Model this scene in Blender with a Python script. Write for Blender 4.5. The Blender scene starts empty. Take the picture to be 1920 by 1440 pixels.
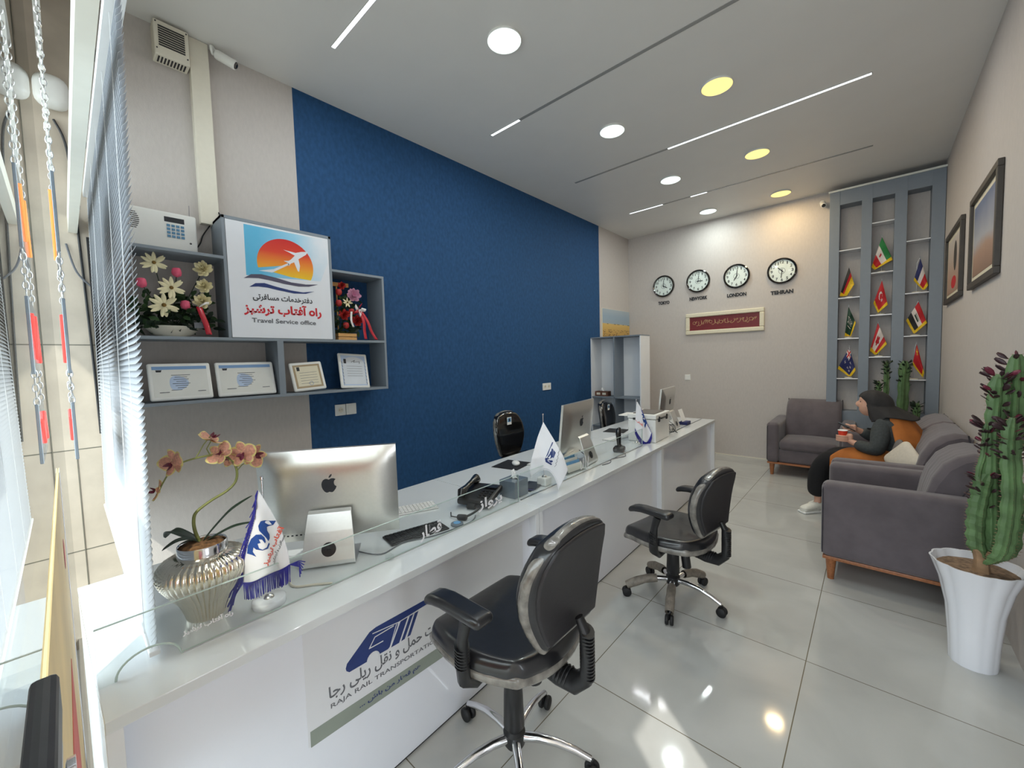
import bpy, math, random
from mathutils import Vector, Matrix
random.seed(7)
PI = math.pi
SC = bpy.context.scene
COL = SC.collection

# ------------------------------------------------------------------ camera
H = 1.553
YAW, PITCH, ROLL, FPX = 0.73325, -0.0583552, -0.0266257, 754.67
cy_, sy_, cp_, sp_ = math.cos(YAW), math.sin(YAW), math.cos(PITCH), math.sin(PITCH)
fwd = Vector((-sy_*cp_, cy_*cp_, sp_)); ri = Vector((cy_, sy_, 0)); up = ri.cross(fwd)
cr_, sr_ = math.cos(ROLL), math.sin(ROLL)
ri2 = ri*cr_ + up*sr_; up2 = up*cr_ - ri*sr_
cam = bpy.data.cameras.new('camera'); cam.sensor_width = 36; cam.lens = FPX/1920*36; cam.clip_start = 0.01
cam_o = bpy.data.objects.new('camera', cam); COL.objects.link(cam_o)
M = Matrix.Identity(4)
for i in range(3):
    M[i][0] = ri2[i]; M[i][1] = up2[i]; M[i][2] = -fwd[i]
M[0][3], M[1][3], M[2][3] = 0, 0, H
cam_o.matrix_world = M
SC.camera = cam_o

# ------------------------------------------------------------------ world, sun, exposure
w = bpy.data.worlds.new('sky'); w.use_nodes = True; SC.world = w
bg = w.node_tree.nodes['Background']; bg.inputs[0].default_value = (0.86, 0.93, 1.0, 1); bg.inputs[1].default_value = 8.0
sun = bpy.data.lights.new('sun', 'SUN'); sun.energy = 5.0; sun.angle = math.radians(0.8); sun.color = (1.0, 0.95, 0.86)
sun_o = bpy.data.objects.new('sun', sun); COL.objects.link(sun_o)
SUND = Vector((-0.79, 0.61, -0.84)).normalized()
sun_o.rotation_euler = SUND.to_track_quat('-Z', 'Y').to_euler()
por = bpy.data.lights.new('portal', 'AREA'); por.shape = 'RECTANGLE'; por.size = 3.8; por.size_y = 3.0
por.cycles.is_portal = True
por_o = bpy.data.objects.new('portal', por); COL.objects.link(por_o)
por_o.location = (-1.36, -0.08, 1.45); por_o.rotation_euler = (PI/2, 0, 0)
vs = SC.view_settings
vs.view_transform = 'Standard'; vs.look = 'None'; vs.gamma = 1; vs.use_curve_mapping = False; vs.exposure = -0.62

# ------------------------------------------------------------------ materials
MATS = {}
def mat(name, col, rough=0.5, metal=0.0, nscale=0, namt=0.0, bump=0.0, bscale=200, coat=0.0, emit=None, estr=0, sheen=0, trans=0, spec=0.5, stretch=None, alpha=1):
    m = bpy.data.materials.new(name); m.use_nodes = True; nt = m.node_tree; n = nt.nodes; l = nt.links
    p = n['Principled BSDF']
    p.inputs['Base Color'].default_value = (*col, 1); p.inputs['Roughness'].default_value = rough
    p.inputs['Metallic'].default_value = metal; p.inputs['Coat Weight'].default_value = coat
    p.inputs['Coat Roughness'].default_value = 0.05
    p.inputs['Sheen Weight'].default_value = sheen; p.inputs['Specular IOR Level'].default_value = spec
    p.inputs['Transmission Weight'].default_value = trans; p.inputs['Alpha'].default_value = alpha
    if emit: p.inputs['Emission Color'].default_value = (*emit, 1); p.inputs['Emission Strength'].default_value = estr
    tc = n.new('ShaderNodeTexCoord')
    src = tc.outputs['Object']
    if stretch:
        mp = n.new('ShaderNodeMapping'); mp.inputs['Scale'].default_value = stretch; l.new(src, mp.inputs[0]); src = mp.outputs[0]
    if namt:
        no = n.new('ShaderNodeTexNoise'); no.inputs['Scale'].default_value = nscale; no.inputs['Detail'].default_value = 5
        l.new(src, no.inputs['Vector'])
        cr = n.new('ShaderNodeValToRGB'); cr.color_ramp.elements[0].position = .3; cr.color_ramp.elements[1].position = .7
        cr.color_ramp.elements[0].color = (*[max(0, c*(1-namt)) for c in col], 1); cr.color_ramp.elements[1].color = (*[min(1, c*(1+namt)) for c in col], 1)
        l.new(no.outputs[0], cr.inputs[0]); l.new(cr.outputs[0], p.inputs['Base Color'])
    if bump:
        nb = n.new('ShaderNodeTexNoise'); nb.inputs['Scale'].default_value = bscale; nb.inputs['Detail'].default_value = 3
        l.new(src, nb.inputs['Vector'])
        b = n.new('ShaderNodeBump'); b.inputs['Strength'].default_value = bump; b.inputs['Distance'].default_value = .002
        l.new(nb.outputs[0], b.inputs['Height']); l.new(b.outputs[0], p.inputs['Normal'])
    MATS[name] = m
    return m
def lin(r, g, b): return tuple(((c/255+0.055)/1.055)**2.4 if c > 10 else c/255/12.92 for c in (r, g, b))

mat('wallpaper', lin(194, 187, 182), .75, nscale=60, namt=.035, bump=.35, bscale=260, stretch=(1, 1, .35))
mat('blue_wallpaper', lin(36, 76, 118), .75, nscale=38, namt=.16, bump=.4, bscale=220, stretch=(1, 1, .6), spec=.3)
mat('ceiling_paint', lin(226, 224, 220), .45, nscale=3, namt=.015, bump=.05, bscale=20)
mat('stone', lin(196, 184, 168), .6, nscale=5, namt=.14, bump=.3, bscale=30)
mat('grey_shelf', lin(132, 141, 150), .5, nscale=20, namt=.02)
mat('grey_frame', lin(128, 137, 147), .5, nscale=20, namt=.02)
mat('white_mdf', lin(232, 234, 238), .18, nscale=8, namt=.01, coat=.3)
mat('desk_top', lin(222, 226, 228), .12, nscale=8, namt=.01, coat=.6)
mat('desk_front', lin(232, 234, 242), .12, nscale=6, namt=.01, coat=.5)
mat('white_plastic', lin(232, 232, 228), .35, nscale=30, namt=.01)
mat('cream_plastic', lin(222, 216, 200), .45, nscale=30, namt=.02)
mat('white_paint', lin(235, 235, 225), .35, nscale=20, namt=.02)
mat('black_plastic', lin(28, 28, 30), .4, nscale=40, namt=.1)
mat('dark_rubber', lin(20, 20, 22), .6, nscale=40, namt=.1)
mat('black_gloss', lin(18, 17, 17), .14, coat=.8, nscale=9, namt=.3, bump=.25, bscale=9)
mat('leather', lin(31, 31, 34), .3, nscale=14, namt=.25, bump=.5, bscale=16, coat=.35)
mat('leather_panel', lin(36, 34, 37), .5, nscale=60, namt=.1, bump=.2, bscale=300)
mat('plastic_wrap', lin(120, 116, 110), .2, nscale=22, namt=.45, bump=.9, bscale=40, coat=.5)
mat('leg_wrap', lin(124, 116, 106), .5, nscale=40, namt=.3, bump=.8, bscale=60)
mat('chrome', (.78, .78, .80), .12, 1.0, nscale=20, namt=.02)
mat('brushed_metal', (.62, .62, .62), .3, 1.0, nscale=20, namt=.03)
mat('aluminium', (.74, .73, .69), .32, 1.0, nscale=90, namt=.02)
mat('alu_light', (.80, .80, .78), .38, .85, nscale=90, namt=.02)
mat('silver_vase', (.84, .78, .66), .16, 1.0, nscale=15, namt=.04)
mat('dark_metal', lin(70, 70, 72), .35, .8, nscale=25, namt=.15)
mat('sofa', lin(94, 86, 90), .85, nscale=9, namt=.16, bump=.3, bscale=300, sheen=.3)
mat('sofa_seam', lin(58, 54, 60), .9, nscale=9, namt=.1)
mat('wood', lin(150, 92, 52), .4, nscale=9, namt=.25, stretch=(1, 8, 8), coat=.3)
mat('pale_wood', lin(210, 160, 100), .55, nscale=12, namt=.2, stretch=(6, 1, 6))
mat('white_ceramic', lin(228, 229, 234), .22, coat=.4, nscale=12, namt=.01)
mat('ivory_ceramic', lin(232, 226, 208), .25, coat=.4, nscale=12, namt=.01)
mat('soil', lin(120, 98, 78), .95, nscale=60, namt=.5, bump=1, bscale=90)
mat('moss', lin(110, 78, 48), .95, nscale=80, namt=.6, bump=1, bscale=120)
mat('cactus', lin(88, 116, 74), .55, nscale=12, namt=.35, bump=.3, bscale=60)
mat('cactus_stem', lin(150, 120, 90), .8, nscale=20, namt=.3, bump=.4, bscale=60)
mat('dark_leaf', lin(58, 38, 42), .5, nscale=20, namt=.4)
mat('green_leaf', lin(52, 78, 44), .5, nscale=20, namt=.3)
mat('deep_leaf', lin(34, 50, 36), .45, nscale=20, namt=.3)
mat('plant_stem', lin(120, 124, 66), .5, nscale=30, namt=.2)
mat('orchid_petal', lin(196, 138, 116), .6, nscale=160, namt=.28)
mat('orchid_edge', lin(206, 190, 120), .6, nscale=60, namt=.1)
mat('orchid_lip', lin(100, 30, 50), .5, nscale=60, namt=.3)
mat('cream_petal', lin(236, 226, 184), .6, nscale=20, namt=.08)
mat('pink_petal', lin(226, 92, 122), .6, nscale=20, namt=.12)
mat('lilac_petal', lin(208, 150, 178), .6, nscale=30, namt=.1)
mat('red_petal', lin(176, 42, 40), .5, nscale=20, namt=.2)
mat('yellow_core', lin(120, 90, 30), .7, nscale=60, namt=.3)
mat('red_ribbon', lin(186, 26, 46), .3, nscale=20, namt=.1, coat=.3)
mat('white_ribbon', lin(236, 232, 230), .3, nscale=20, namt=.03)
mat('paper', lin(238, 238, 236), .6, nscale=20, namt=.01)
mat('cert_paper', lin(220, 220, 214), .5, nscale=12, namt=.02)
mat('cert_blue', lin(120, 156, 200), .5, nscale=12, namt=.03)
mat('cert_pale', lin(178, 196, 222), .5, nscale=12, namt=.05)
mat('cert_tan', lin(168, 148, 116), .5, nscale=12, namt=.05)
mat('cert_cream', lin(222, 214, 190), .5, nscale=12, namt=.03)
mat('cert_ivory', lin(206, 212, 220), .5, nscale=12, namt=.03)
mat('ink', lin(36, 38, 44), .6, nscale=20, namt=.05)
mat('ink_grey', lin(104, 106, 112), .6, nscale=20, namt=.05)
mat('sticker_sheet', lin(224, 225, 229), .25, nscale=12, namt=.01, coat=.3)
mat('navy', lin(36, 56, 116), .45, nscale=20, namt=.06)
mat('logo_red', lin(204, 30, 44), .45, nscale=20, namt=.04)
mat('slate', lin(86, 82, 104), .45, nscale=20, namt=.04)
mat('band_grey', lin(142, 150, 140), .4, nscale=8, namt=.04, coat=.2)
mat('sign_white', lin(232, 235, 242), .3, nscale=12, namt=.01, coat=.3)
mat('fringe_blue', lin(44, 42, 140), .7, nscale=40, namt=.15)
mat('flag_blue', lin(28, 72, 148), .6, nscale=30, namt=.06)
mat('flag_navy', lin(32, 38, 92), .6, nscale=30, namt=.06)
mat('flag_white', lin(236, 236, 240), .7, nscale=12, namt=.015, bump=.1, bscale=60)
mat('flag_red', lin(190, 26, 34), .6, nscale=30, namt=.08)
mat('flag_orange', lin(226, 92, 70), .6, nscale=30, namt=.05)
mat('flag_green', lin(34, 128, 62), .6, nscale=30, namt=.08)
mat('flag_darkgreen', lin(20, 60, 42), .6, nscale=30, namt=.08)
mat('flag_black', lin(24, 22, 26), .6, nscale=30, namt=.08)
mat('flag_gold', lin(222, 184, 20), .6, nscale=60, namt=.14)
mat('flag_cream', lin(226, 214, 206), .6, nscale=30, namt=.03)
mat('clock_face', lin(222, 232, 226), .4, nscale=12, namt=.01, coat=.3)
mat('frame_ivory', lin(222, 214, 190), .5, nscale=80, namt=.06, bump=.6, bscale=120)
mat('crimson', lin(112, 30, 36), .5, nscale=40, namt=.1)
mat('gold_thread', lin(200, 170, 120), .4, nscale=60, namt=.1)
mat('frame_brown', lin(58, 52, 46), .5, nscale=20, namt=.12)
mat('skin', lin(208, 160, 136), .55, nscale=30, namt=.04)
mat('scarf', lin(42, 40, 40), .85, nscale=20, namt=.2, bump=.3, bscale=90)
mat('coat_grey', lin(62, 66, 66), .85, nscale=60, namt=.2, bump=.3, bscale=200)
mat('coat_orange', lin(176, 104, 44), .85, nscale=12, namt=.12, bump=.2, bscale=90)
mat('trousers', lin(20, 19, 22), .9, nscale=20, namt=.15)
mat('sneaker', lin(222, 220, 210), .6, nscale=40, namt=.05)
mat('cup_red', lin(226, 62, 34), .45, nscale=20, namt=.05)
mat('cushion_cream', lin(206, 196, 180), .85, nscale=60, namt=.05)
mat('cushion_grey', lin(110, 104, 100), .85, nscale=60, namt=.08)
mat('smoked_acrylic', lin(112, 122, 132), .15, nscale=10, namt=.04, coat=.4)
mat('tissue_brown', lin(104, 66, 50), .6, nscale=20, namt=.1)
mat('key_white', lin(236, 236, 234), .4, nscale=20, namt=.01)
mat('grout', lin(120, 116, 104), .8, nscale=30, namt=.1)
mat('pavement', lin(150, 146, 138), .8, nscale=12, namt=.15)
mat('light_blue', lin(104, 160, 206), .5, nscale=40, namt=.15)
mat('gold_light', lin(255, 200, 90), .5, emit=(1.0, .80, .24), estr=2.3, nscale=10, namt=.01)
mat('white_light', lin(240, 255, 252), .5, emit=(.86, 1.0, .96), estr=2.3, nscale=10, namt=.01)
mat('strip_light', lin(240, 250, 255), .5, emit=(.92, .97, 1.0), estr=3.0, nscale=10, namt=.01)
mat('strip_off', lin(150, 150, 148), .25, nscale=10, namt=.03)
mat('led_red', lin(220, 40, 40), .5, emit=(1.0, .12, .10), estr=1.6, nscale=10, namt=.01)
mat('led_orange', lin(240, 120, 50), .5, emit=(1.0, .36, .10), estr=1.6, nscale=10, namt=.01)
mat('lcd', lin(44, 46, 52), .2, nscale=10, namt=.02)
mat('key_blue', lin(90, 140, 176), .4, nscale=20, namt=.05)
mat('poster_yellow', lin(236, 208, 150), .5, nscale=5, namt=.12)
mat('poster_red', lin(214, 96, 84), .5, nscale=5, namt=.12)
mat('blind', lin(184, 188, 194), .45, nscale=12, namt=.02)
mat('blind_cord', lin(226, 228, 230), .6, nscale=12, namt=.02)

# translucent blind slats: a thin white plastic lets some daylight through
m = MATS['blind']; nt = m.node_tree
tr = nt.nodes.new('ShaderNodeBsdfTranslucent'); tr.inputs[0].default_value = (.85, .9, .95, 1)
mx = nt.nodes.new('ShaderNodeMixShader'); mx.inputs[0].default_value = .14
out = nt.nodes['Material Output']
nt.links.new(nt.nodes['Principled BSDF'].outputs[0], mx.inputs[1]); nt.links.new(tr.outputs[0], mx.inputs[2]); nt.links.new(mx.outputs[0], out.inputs[0])

def glass(name, tint, ior=1.5, boost=0.0, pwr=5):
    m = bpy.data.materials.new(name); m.use_nodes = True; nt = m.node_tree; nt.nodes.clear()
    o = nt.nodes.new('ShaderNodeOutputMaterial'); t = nt.nodes.new('ShaderNodeBsdfTransparent'); g = nt.nodes.new('ShaderNodeBsdfGlossy')
    t.inputs[0].default_value = (*tint, 1); g.inputs['Roughness'].default_value = 0.0
    lw = nt.nodes.new('ShaderNodeLayerWeight'); lw.inputs[0].default_value = .5
    pw = nt.nodes.new('ShaderNodeMath'); pw.operation = 'POWER'; pw.inputs[1].default_value = pwr; nt.links.new(lw.outputs['Facing'], pw.inputs[0])
    ma = nt.nodes.new('ShaderNodeMath'); ma.operation = 'MULTIPLY_ADD'; ma.inputs[1].default_value = ior; ma.inputs[2].default_value = boost; nt.links.new(pw.outputs[0], ma.inputs[0])
    x = nt.nodes.new('ShaderNodeMixShader'); nt.links.new(ma.outputs[0], x.inputs[0]); nt.links.new(t.outputs[0], x.inputs[1]); nt.links.new(g.outputs[0], x.inputs[2]); nt.links.new(x.outputs[0], o.inputs[0])
    MATS[name] = m
glass('window_glass', (.95, .98, .97), .93, .04, 3.4); glass('acrylic', (.97, .985, .98), .5, .03)
mat('glass_edge', lin(190, 206, 200), .2, nscale=10, namt=.02, coat=.3)

# floor: polished 0.8 m porcelain tiles with thin grout
def floor_mat():
    m = bpy.data.materials.new('floor_tiles'); m.use_nodes = True; nt = m.node_tree; n = nt.nodes; l = nt.links; p = n['Principled BSDF']
    tc = n.new('ShaderNodeTexCoord'); mp = n.new('ShaderNodeMapping')
    mp.inputs['Location'].default_value = (TX, TY, 0); l.new(tc.outputs['Object'], mp.inputs[0])
    br = n.new('ShaderNodeTexBrick'); br.offset = 0; br.squash = 1
    br.inputs['Scale'].default_value = 1; br.inputs['Mortar Size'].default_value = .0022; br.inputs['Mortar Smooth'].default_value = .1
    br.inputs['Brick Width'].default_value = TW; br.inputs['Row Height'].default_value = TW
    br.inputs['Color1'].default_value = (*lin(190, 191, 189), 1); br.inputs['Color2'].default_value = (*lin(194, 195, 193), 1); br.inputs['Mortar'].default_value = (*lin(112, 106, 90), 1)
    l.new(mp.outputs[0], br.inputs[0])
    no = n.new('ShaderNodeTexNoise'); no.inputs['Scale'].default_value = 2.2; no.inputs['Detail'].default_value = 7; no.inputs['Distortion'].default_value = .6; l.new(tc.outputs['Object'], no.inputs['Vector'])
    cr = n.new('ShaderNodeValToRGB'); cr.color_ramp.elements[0].position = .3; cr.color_ramp.elements[1].position = .72
    cr.color_ramp.elements[0].color = (.80, .80, .79, 1); cr.color_ramp.elements[1].color = (1.0, 1.0, .99, 1); l.new(no.outputs[0], cr.inputs[0])
    mm = n.new('ShaderNodeMix'); mm.data_type = 'RGBA'; mm.blend_type = 'MULTIPLY'; mm.inputs[0].default_value = 1
    l.new(br.outputs[0], mm.inputs[6]); l.new(cr.outputs[0], mm.inputs[7]); l.new(mm.outputs[2], p.inputs['Base Color'])
    p.inputs['Roughness'].default_value = .07; p.inputs['Specular IOR Level'].default_value = .5
    MATS['floor_tiles'] = m
TW = 0.803; TX = 1.03 ; TY = -1.61 + TW*4
floor_mat()

# ------------------------------------------------------------------ mesh builder
class MB:
    def __init__(s): s.v = []; s.f = []; s.mi = []; s.mats = []; s.T = Matrix.Identity(4); s.k = 0
    def use(s, name):
        if name not in s.mats: s.mats.append(name)
        s.k = s.mats.index(name); return s
    def at(s, loc=(0, 0, 0), rot=(0, 0, 0)):
        from mathutils import Euler
        s.T = Matrix.Translation(loc) @ Euler(rot).to_matrix().to_4x4(); return s
    def add(s, vs, fs):
        b = len(s.v); s.v += [tuple(s.T @ Vector(p)) for p in vs]
        for f in fs: s.f.append([b+i for i in f]); s.mi.append(s.k)
        return s
    def box(s, x0, x1, y0, y1, z0, z1):
        return s.add([(x, y, z) for x in (x0, x1) for y in (y0, y1) for z in (z0, z1)],
                     [(0, 1, 3, 2), (4, 6, 7, 5), (0, 4, 5, 1), (2, 3, 7, 6), (0, 2, 6, 4), (1, 5, 7, 3)])
    def cbox(s, c, d): return s.box(c[0]-d[0]/2, c[0]+d[0]/2, c[1]-d[1]/2, c[1]+d[1]/2, c[2]-d[2]/2, c[2]+d[2]/2)
    def rbox(s, c, d, r, n=5, warp=None):
        # rounded box on a cube grid
        idx = {}; vs = []; fs = []
        h = [x/2 for x in d]; rr = [min(r, x) for x in h]
        def P(g):
            if g in idx: return idx[g]
            q = [];
            for a in range(3):
                t = g[a]/n*2-1; inner = h[a]-rr[a]
                q.append(t)
            # distribute: half of the grid cells in the corners
            pos = []; dirv = []
            for a in range(3):
                t = q[a]; inner = h[a]-rr[a]; e = .5
                if abs(t) <= e: pos.append(inner*t/e); dirv.append(0)
                else: sg = 1 if t > 0 else -1; pos.append(inner*sg); dirv.append(sg*math.tan((abs(t)-e)/(1-e)*PI/4))
            L = max(1e-9, math.sqrt(sum(x*x for x in dirv)))
            k = max(abs(x) for x in dirv)
            p = [c[a]+pos[a]+(dirv[a]/L*rr[a] if L > 1e-6 else 0) for a in range(3)]
            if warp: p = warp(p)
            idx[g] = len(vs); vs.append(p); return idx[g]
        for a in range(3):
            b, cc = (a+1) % 3, (a+2) % 3
            for side in (0, n):
                for i in range(n):
                    for j in range(n):
                        def G(x, y):
                            g = [0, 0, 0]; g[a] = side; g[b] = x; g[cc] = y; return P(tuple(g))
                        q = [G(i, j), G(i+1, j), G(i+1, j+1), G(i, j+1)]
                        fs.append(q if side else q[::-1])
        return s.add(vs, fs)
    def tube(s, path, r, n=8, caps=True, flat=1.0):
        P = [Vector(p) for p in path]; R = r if isinstance(r, (list, tuple)) else [r]*len(P)
        vs = []; fs = []
        t0 = (P[1]-P[0]).normalized(); u = t0.orthogonal().normalized()
        for i, p in enumerate(P):
            t = (P[min(i+1, len(P)-1)]-P[max(i-1, 0)]).normalized()
            u = (u-t*u.dot(t));
            if u.length < 1e-6: u = t.orthogonal()
            u.normalize(); v = t.cross(u)
            for k in range(n):
                a = 2*PI*k/n; vs.append(p+u*math.cos(a)*R[i]+v*math.sin(a)*R[i]*flat)
        for i in range(len(P)-1):
            for k in range(n):
                k2 = (k+1) % n; fs.append((i*n+k, i*n+k2, (i+1)*n+k2, (i+1)*n+k))
        if caps: fs.append(tuple(range(n))[::-1]); fs.append(tuple((len(P)-1)*n+k for k in range(n)))
        return s.add(vs, fs)
    def lathe(s, prof, n=32, mod=None, c=(0, 0)):
        vs = []; fs = []
        for (r, z) in prof:
            for k in range(n):
                a = 2*PI*k/n; q = r*(mod(a, z) if mod else 1); vs.append((c[0]+q*math.cos(a), c[1]+q*math.sin(a), z))
        for i in range(len(prof)-1):
            for k in range(n):
                k2 = (k+1) % n; fs.append((i*n+k, i*n+k2, (i+1)*n+k2, (i+1)*n+k))
        if prof[0][0] > 1e-4: fs.append(tuple(range(n))[::-1])
        if prof[-1][0] > 1e-4: fs.append(tuple((len(prof)-1)*n+k for k in range(n)))
        return s.add(vs, fs)
    def ball(s, c, r, n=12, m=8):
        rr = r if isinstance(r, (list, tuple)) else (r, r, r)
        vs = [(c[0], c[1], c[2]-rr[2])]; fs = []
        for i in range(1, m):
            b = -PI/2+PI*i/m
            for k in range(n):
                a = 2*PI*k/n; vs.append((c[0]+rr[0]*math.cos(b)*math.cos(a), c[1]+rr[1]*math.cos(b)*math.sin(a), c[2]+rr[2]*math.sin(b)))
        vs.append((c[0], c[1], c[2]+rr[2])); L = len(vs)-1
        for k in range(n):
            k2 = (k+1) % n; fs.append((0, 1+k2, 1+k)); fs.append((L, L-n+k, L-n+k2))
            for i in range(m-2): a0 = 1+i*n; fs.append((a0+k, a0+k2, a0+n+k2, a0+n+k))
        return s.add(vs, fs)
    def poly(s, pts, fn, t=.0006):
        # thin prism: pts in (u, v), fn(u, v, w) -> xyz, thickness t along w
        n = len(pts); vs = [fn(a, b, 0) for a, b in pts]+[fn(a, b, t) for a, b in pts]
        fs = [tuple(range(n))[::-1], tuple(range(n, 2*n))]+[(i, (i+1) % n, n+(i+1) % n, n+i) for i in range(n)]
        return s.add(vs, fs)
    def stroke(s, pts, wd, fn, t=.0006, closed=False):
        if closed: pts = list(pts)+[pts[0]]
        for (a, b), (c, d) in zip(pts, pts[1:]):
            L = math.hypot(c-a, d-b) or 1; nx, ny = -(d-b)/L*wd/2, (c-a)/L*wd/2; ex, ey = (c-a)/L*wd/3, (d-b)/L*wd/3
            s.poly([(a-ex-nx, b-ey-ny), (c+ex-nx, d+ey-ny), (c+ex+nx, d+ey+ny), (a-ex+nx, b-ey+ny)], fn, t)
        return s
    def grid(s, nu, nv, fn, mfn=None, closed_u=False):
        vs = [fn(i/nu, j/nv) for j in range(nv+1) for i in range(nu+1)]
        b = len(s.v); s.v += [tuple(s.T @ Vector(p)) for p in vs]
        for j in range(nv):
            for i in range(nu):
                a = b+j*(nu+1)+i
                if mfn: s.use(mfn((i+.5)/nu, (j+.5)/nv))
                s.f.append([a, a+1, a+nu+2, a+nu+1]); s.mi.append(s.k)
        return s
    def text(s, body, fn, x0, x1, yb, hgt=None, bold=0.0, t=.0006):
        vs, fs = text_geo(body, bold)
        mx = max(p[0] for p in vs); mn = min(p[0] for p in vs); my = max(p[1] for p in vs); ny = min(p[1] for p in vs)
        k = (x1-x0)/(mx-mn); ky = k if hgt is None else hgt/(my-ny)
        y0 = ny if hgt is not None else 0
        s.add([fn(x0+(p[0]-mn)*k, yb+(p[1]-y0)*ky, t) for p in vs], fs)
        return s
    def build(s, name, mname=None, parent=None, smooth=False, bevel=0, sub=0, solid=0, loc=None, seg=2):
        me = bpy.data.meshes.new(name); me.from_pydata([tuple(p) for p in s.v], [], s.f)
        names = s.mats or [mname]
        if mname and not s.mats: names = [mname]
        for q in names: me.materials.append(MATS[q])
        if s.mats:
            for p, k in zip(me.polygons, s.mi): p.material_index = k
        me.update()
        if smooth:
            for p in me.polygons: p.use_smooth = True
        o = bpy.data.objects.new(name, me); COL.objects.link(o)
        if parent: o.parent = parent
        if loc: o.location = loc
        if solid: q = o.modifiers.new('s', 'SOLIDIFY'); q.thickness = solid; q.offset = 0
        if bevel: q = o.modifiers.new('b', 'BEVEL'); q.width = bevel; q.segments = seg; q.limit_method = 'ANGLE'; q.angle_limit = .6
        if sub: q = o.modifiers.new('u', 'SUBSURF'); q.levels = sub; q.render_levels = sub
        if smooth and not sub:
            me.set_sharp_from_angle(angle=math.radians(48))
        return o

_tg = {}
def text_geo(body, bold=0.0):
    key = (body, bold)
    if key in _tg: return _tg[key]
    cu = bpy.data.curves.new('lettering', 'FONT'); cu.body = body; cu.size = 1; cu.offset = bold; cu.resolution_u = 4
    o = bpy.data.objects.new('lettering', cu); COL.objects.link(o); bpy.context.view_layer.update()
    me = o.evaluated_get(bpy.context.evaluated_depsgraph_get()).to_mesh()
    r = ([(v.co.x, v.co.y) for v in me.vertices], [tuple(p.vertices) for p in me.polygons])
    o.to_mesh_clear()
    bpy.data.objects.remove(o); bpy.data.curves.remove(cu)
    _tg[key] = r
    return r
FORMS = {'ا': 'FE8DFE8E', 'آ': 'FE81FE82', 'ب': 'FE8FFE90FE91FE92', 'پ': 'FB56FB57FB58FB59', 'ت': 'FE95FE96FE97FE98', 'ج': 'FE9DFE9EFE9FFEA0', 'ح': 'FEA1FEA2FEA3FEA4', 'خ': 'FEA5FEA6FEA7FEA8', 'د': 'FEA9FEAA', 'ر': 'FEADFEAE', 'ز': 'FEAFFEB0', 'س': 'FEB1FEB2FEB3FEB4', 'ش': 'FEB5FEB6FEB7FEB8', 'ط': 'FEC1FEC2FEC3FEC4', 'ف': 'FED1FED2FED3FED4', 'ق': 'FED5FED6FED7FED8', 'ک': 'FB8EFB8FFB90FB91', 'گ': 'FB92FB93FB94FB95', 'ل': 'FEDDFEDEFEDFFEE0', 'م': 'FEE1FEE2FEE3FEE4', 'ن': 'FEE5FEE6FEE7FEE8', 'و': 'FEEDFEEE', 'ه': 'FEE9FEEAFEEBFEEC', 'ی': 'FBFCFBFDFBFEFBFF', 'ع': 'FEC9FECAFECBFECC'}
def fa(t):
    out = []
    for i, c in enumerate(t):
        if c not in FORMS: out.append(c); continue
        q = [chr(int(FORMS[c][k:k+4], 16)) for k in range(0, len(FORMS[c]), 4)]
        p = i > 0 and t[i-1] in FORMS and len(FORMS[t[i-1]]) == 16
        nx = i+1 < len(t) and t[i+1] in FORMS and len(q) == 4
        if c == 'ه' and not p and not nx: out.append('o'); continue
        out.append(q[3] if p and nx else q[1] if p else q[2] if nx else q[0])
    return ''.join(reversed(out))

def tag(o, label=None, cat=None, group=None, kind=None):
    if label: o['label'] = label
    if cat: o['category'] = cat
    if group: o['group'] = group
    if kind: o['kind'] = kind
    return o
def thing(name, label, cat, loc=(0, 0, 0), rz=0, group=None):
    o = bpy.data.objects.new(name, None); COL.objects.link(o); o.empty_display_size = .05
    o.location = loc; o.rotation_euler = (0, 0, rz)
    return tag(o, label, cat, group)
def copy_tree(o, parent=None):
    c = o.copy(); COL.objects.link(c); c.parent = parent
    for ch in list(o.children): copy_tree(ch, c)
    return c
def struct(name, mb, m=None, **k): return tag(mb.build(name, m, **k), kind='structure')

# ================================================================== the room
XL, XR, YB, ZC, T = -3.285, .56, 6.82, 3.64, .765
b = MB().box(XL-.2, XR+.2, -.05, YB+.2, -.1, 0); struct('floor', b, 'floor_tiles')
b = MB().box(-7, 6, -7, -.05, -.2, -.08); struct('ground', b, 'pavement')
b = MB().box(XL-.2, XR+.2, -.02, YB+.2, ZC, ZC+.15); struct('ceiling', b, 'ceiling_paint')
b = MB().use('wallpaper').box(XL-.15, XL, .16, 1.27, 0, ZC).use('blue_wallpaper').box(XL-.15, XL, 1.27, 5.79, 0, ZC).use('wallpaper').box(XL-.15, XL, 5.79, YB+.15, 0, ZC)
struct('wall_left', b)
b = MB().use('stone').box(XL-.3, XL, -.75, .16, 0, ZC+.3)
for zz in (.55, 1.12, 1.7): b.use('grout').box(XL-.001, XL+.001, -.75, .16, zz, zz+.006)
b.use('grout').box(XL-.001, XL+.004, .018, .022, 0, ZC).box(XL-.001, XL+.004, -.30, -.296, 0, ZC)
struct('wall_front', b)
b = MB().box(XL, XR, YB, YB+.15, 0, ZC); struct('wall_back', b, 'wallpaper')
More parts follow.
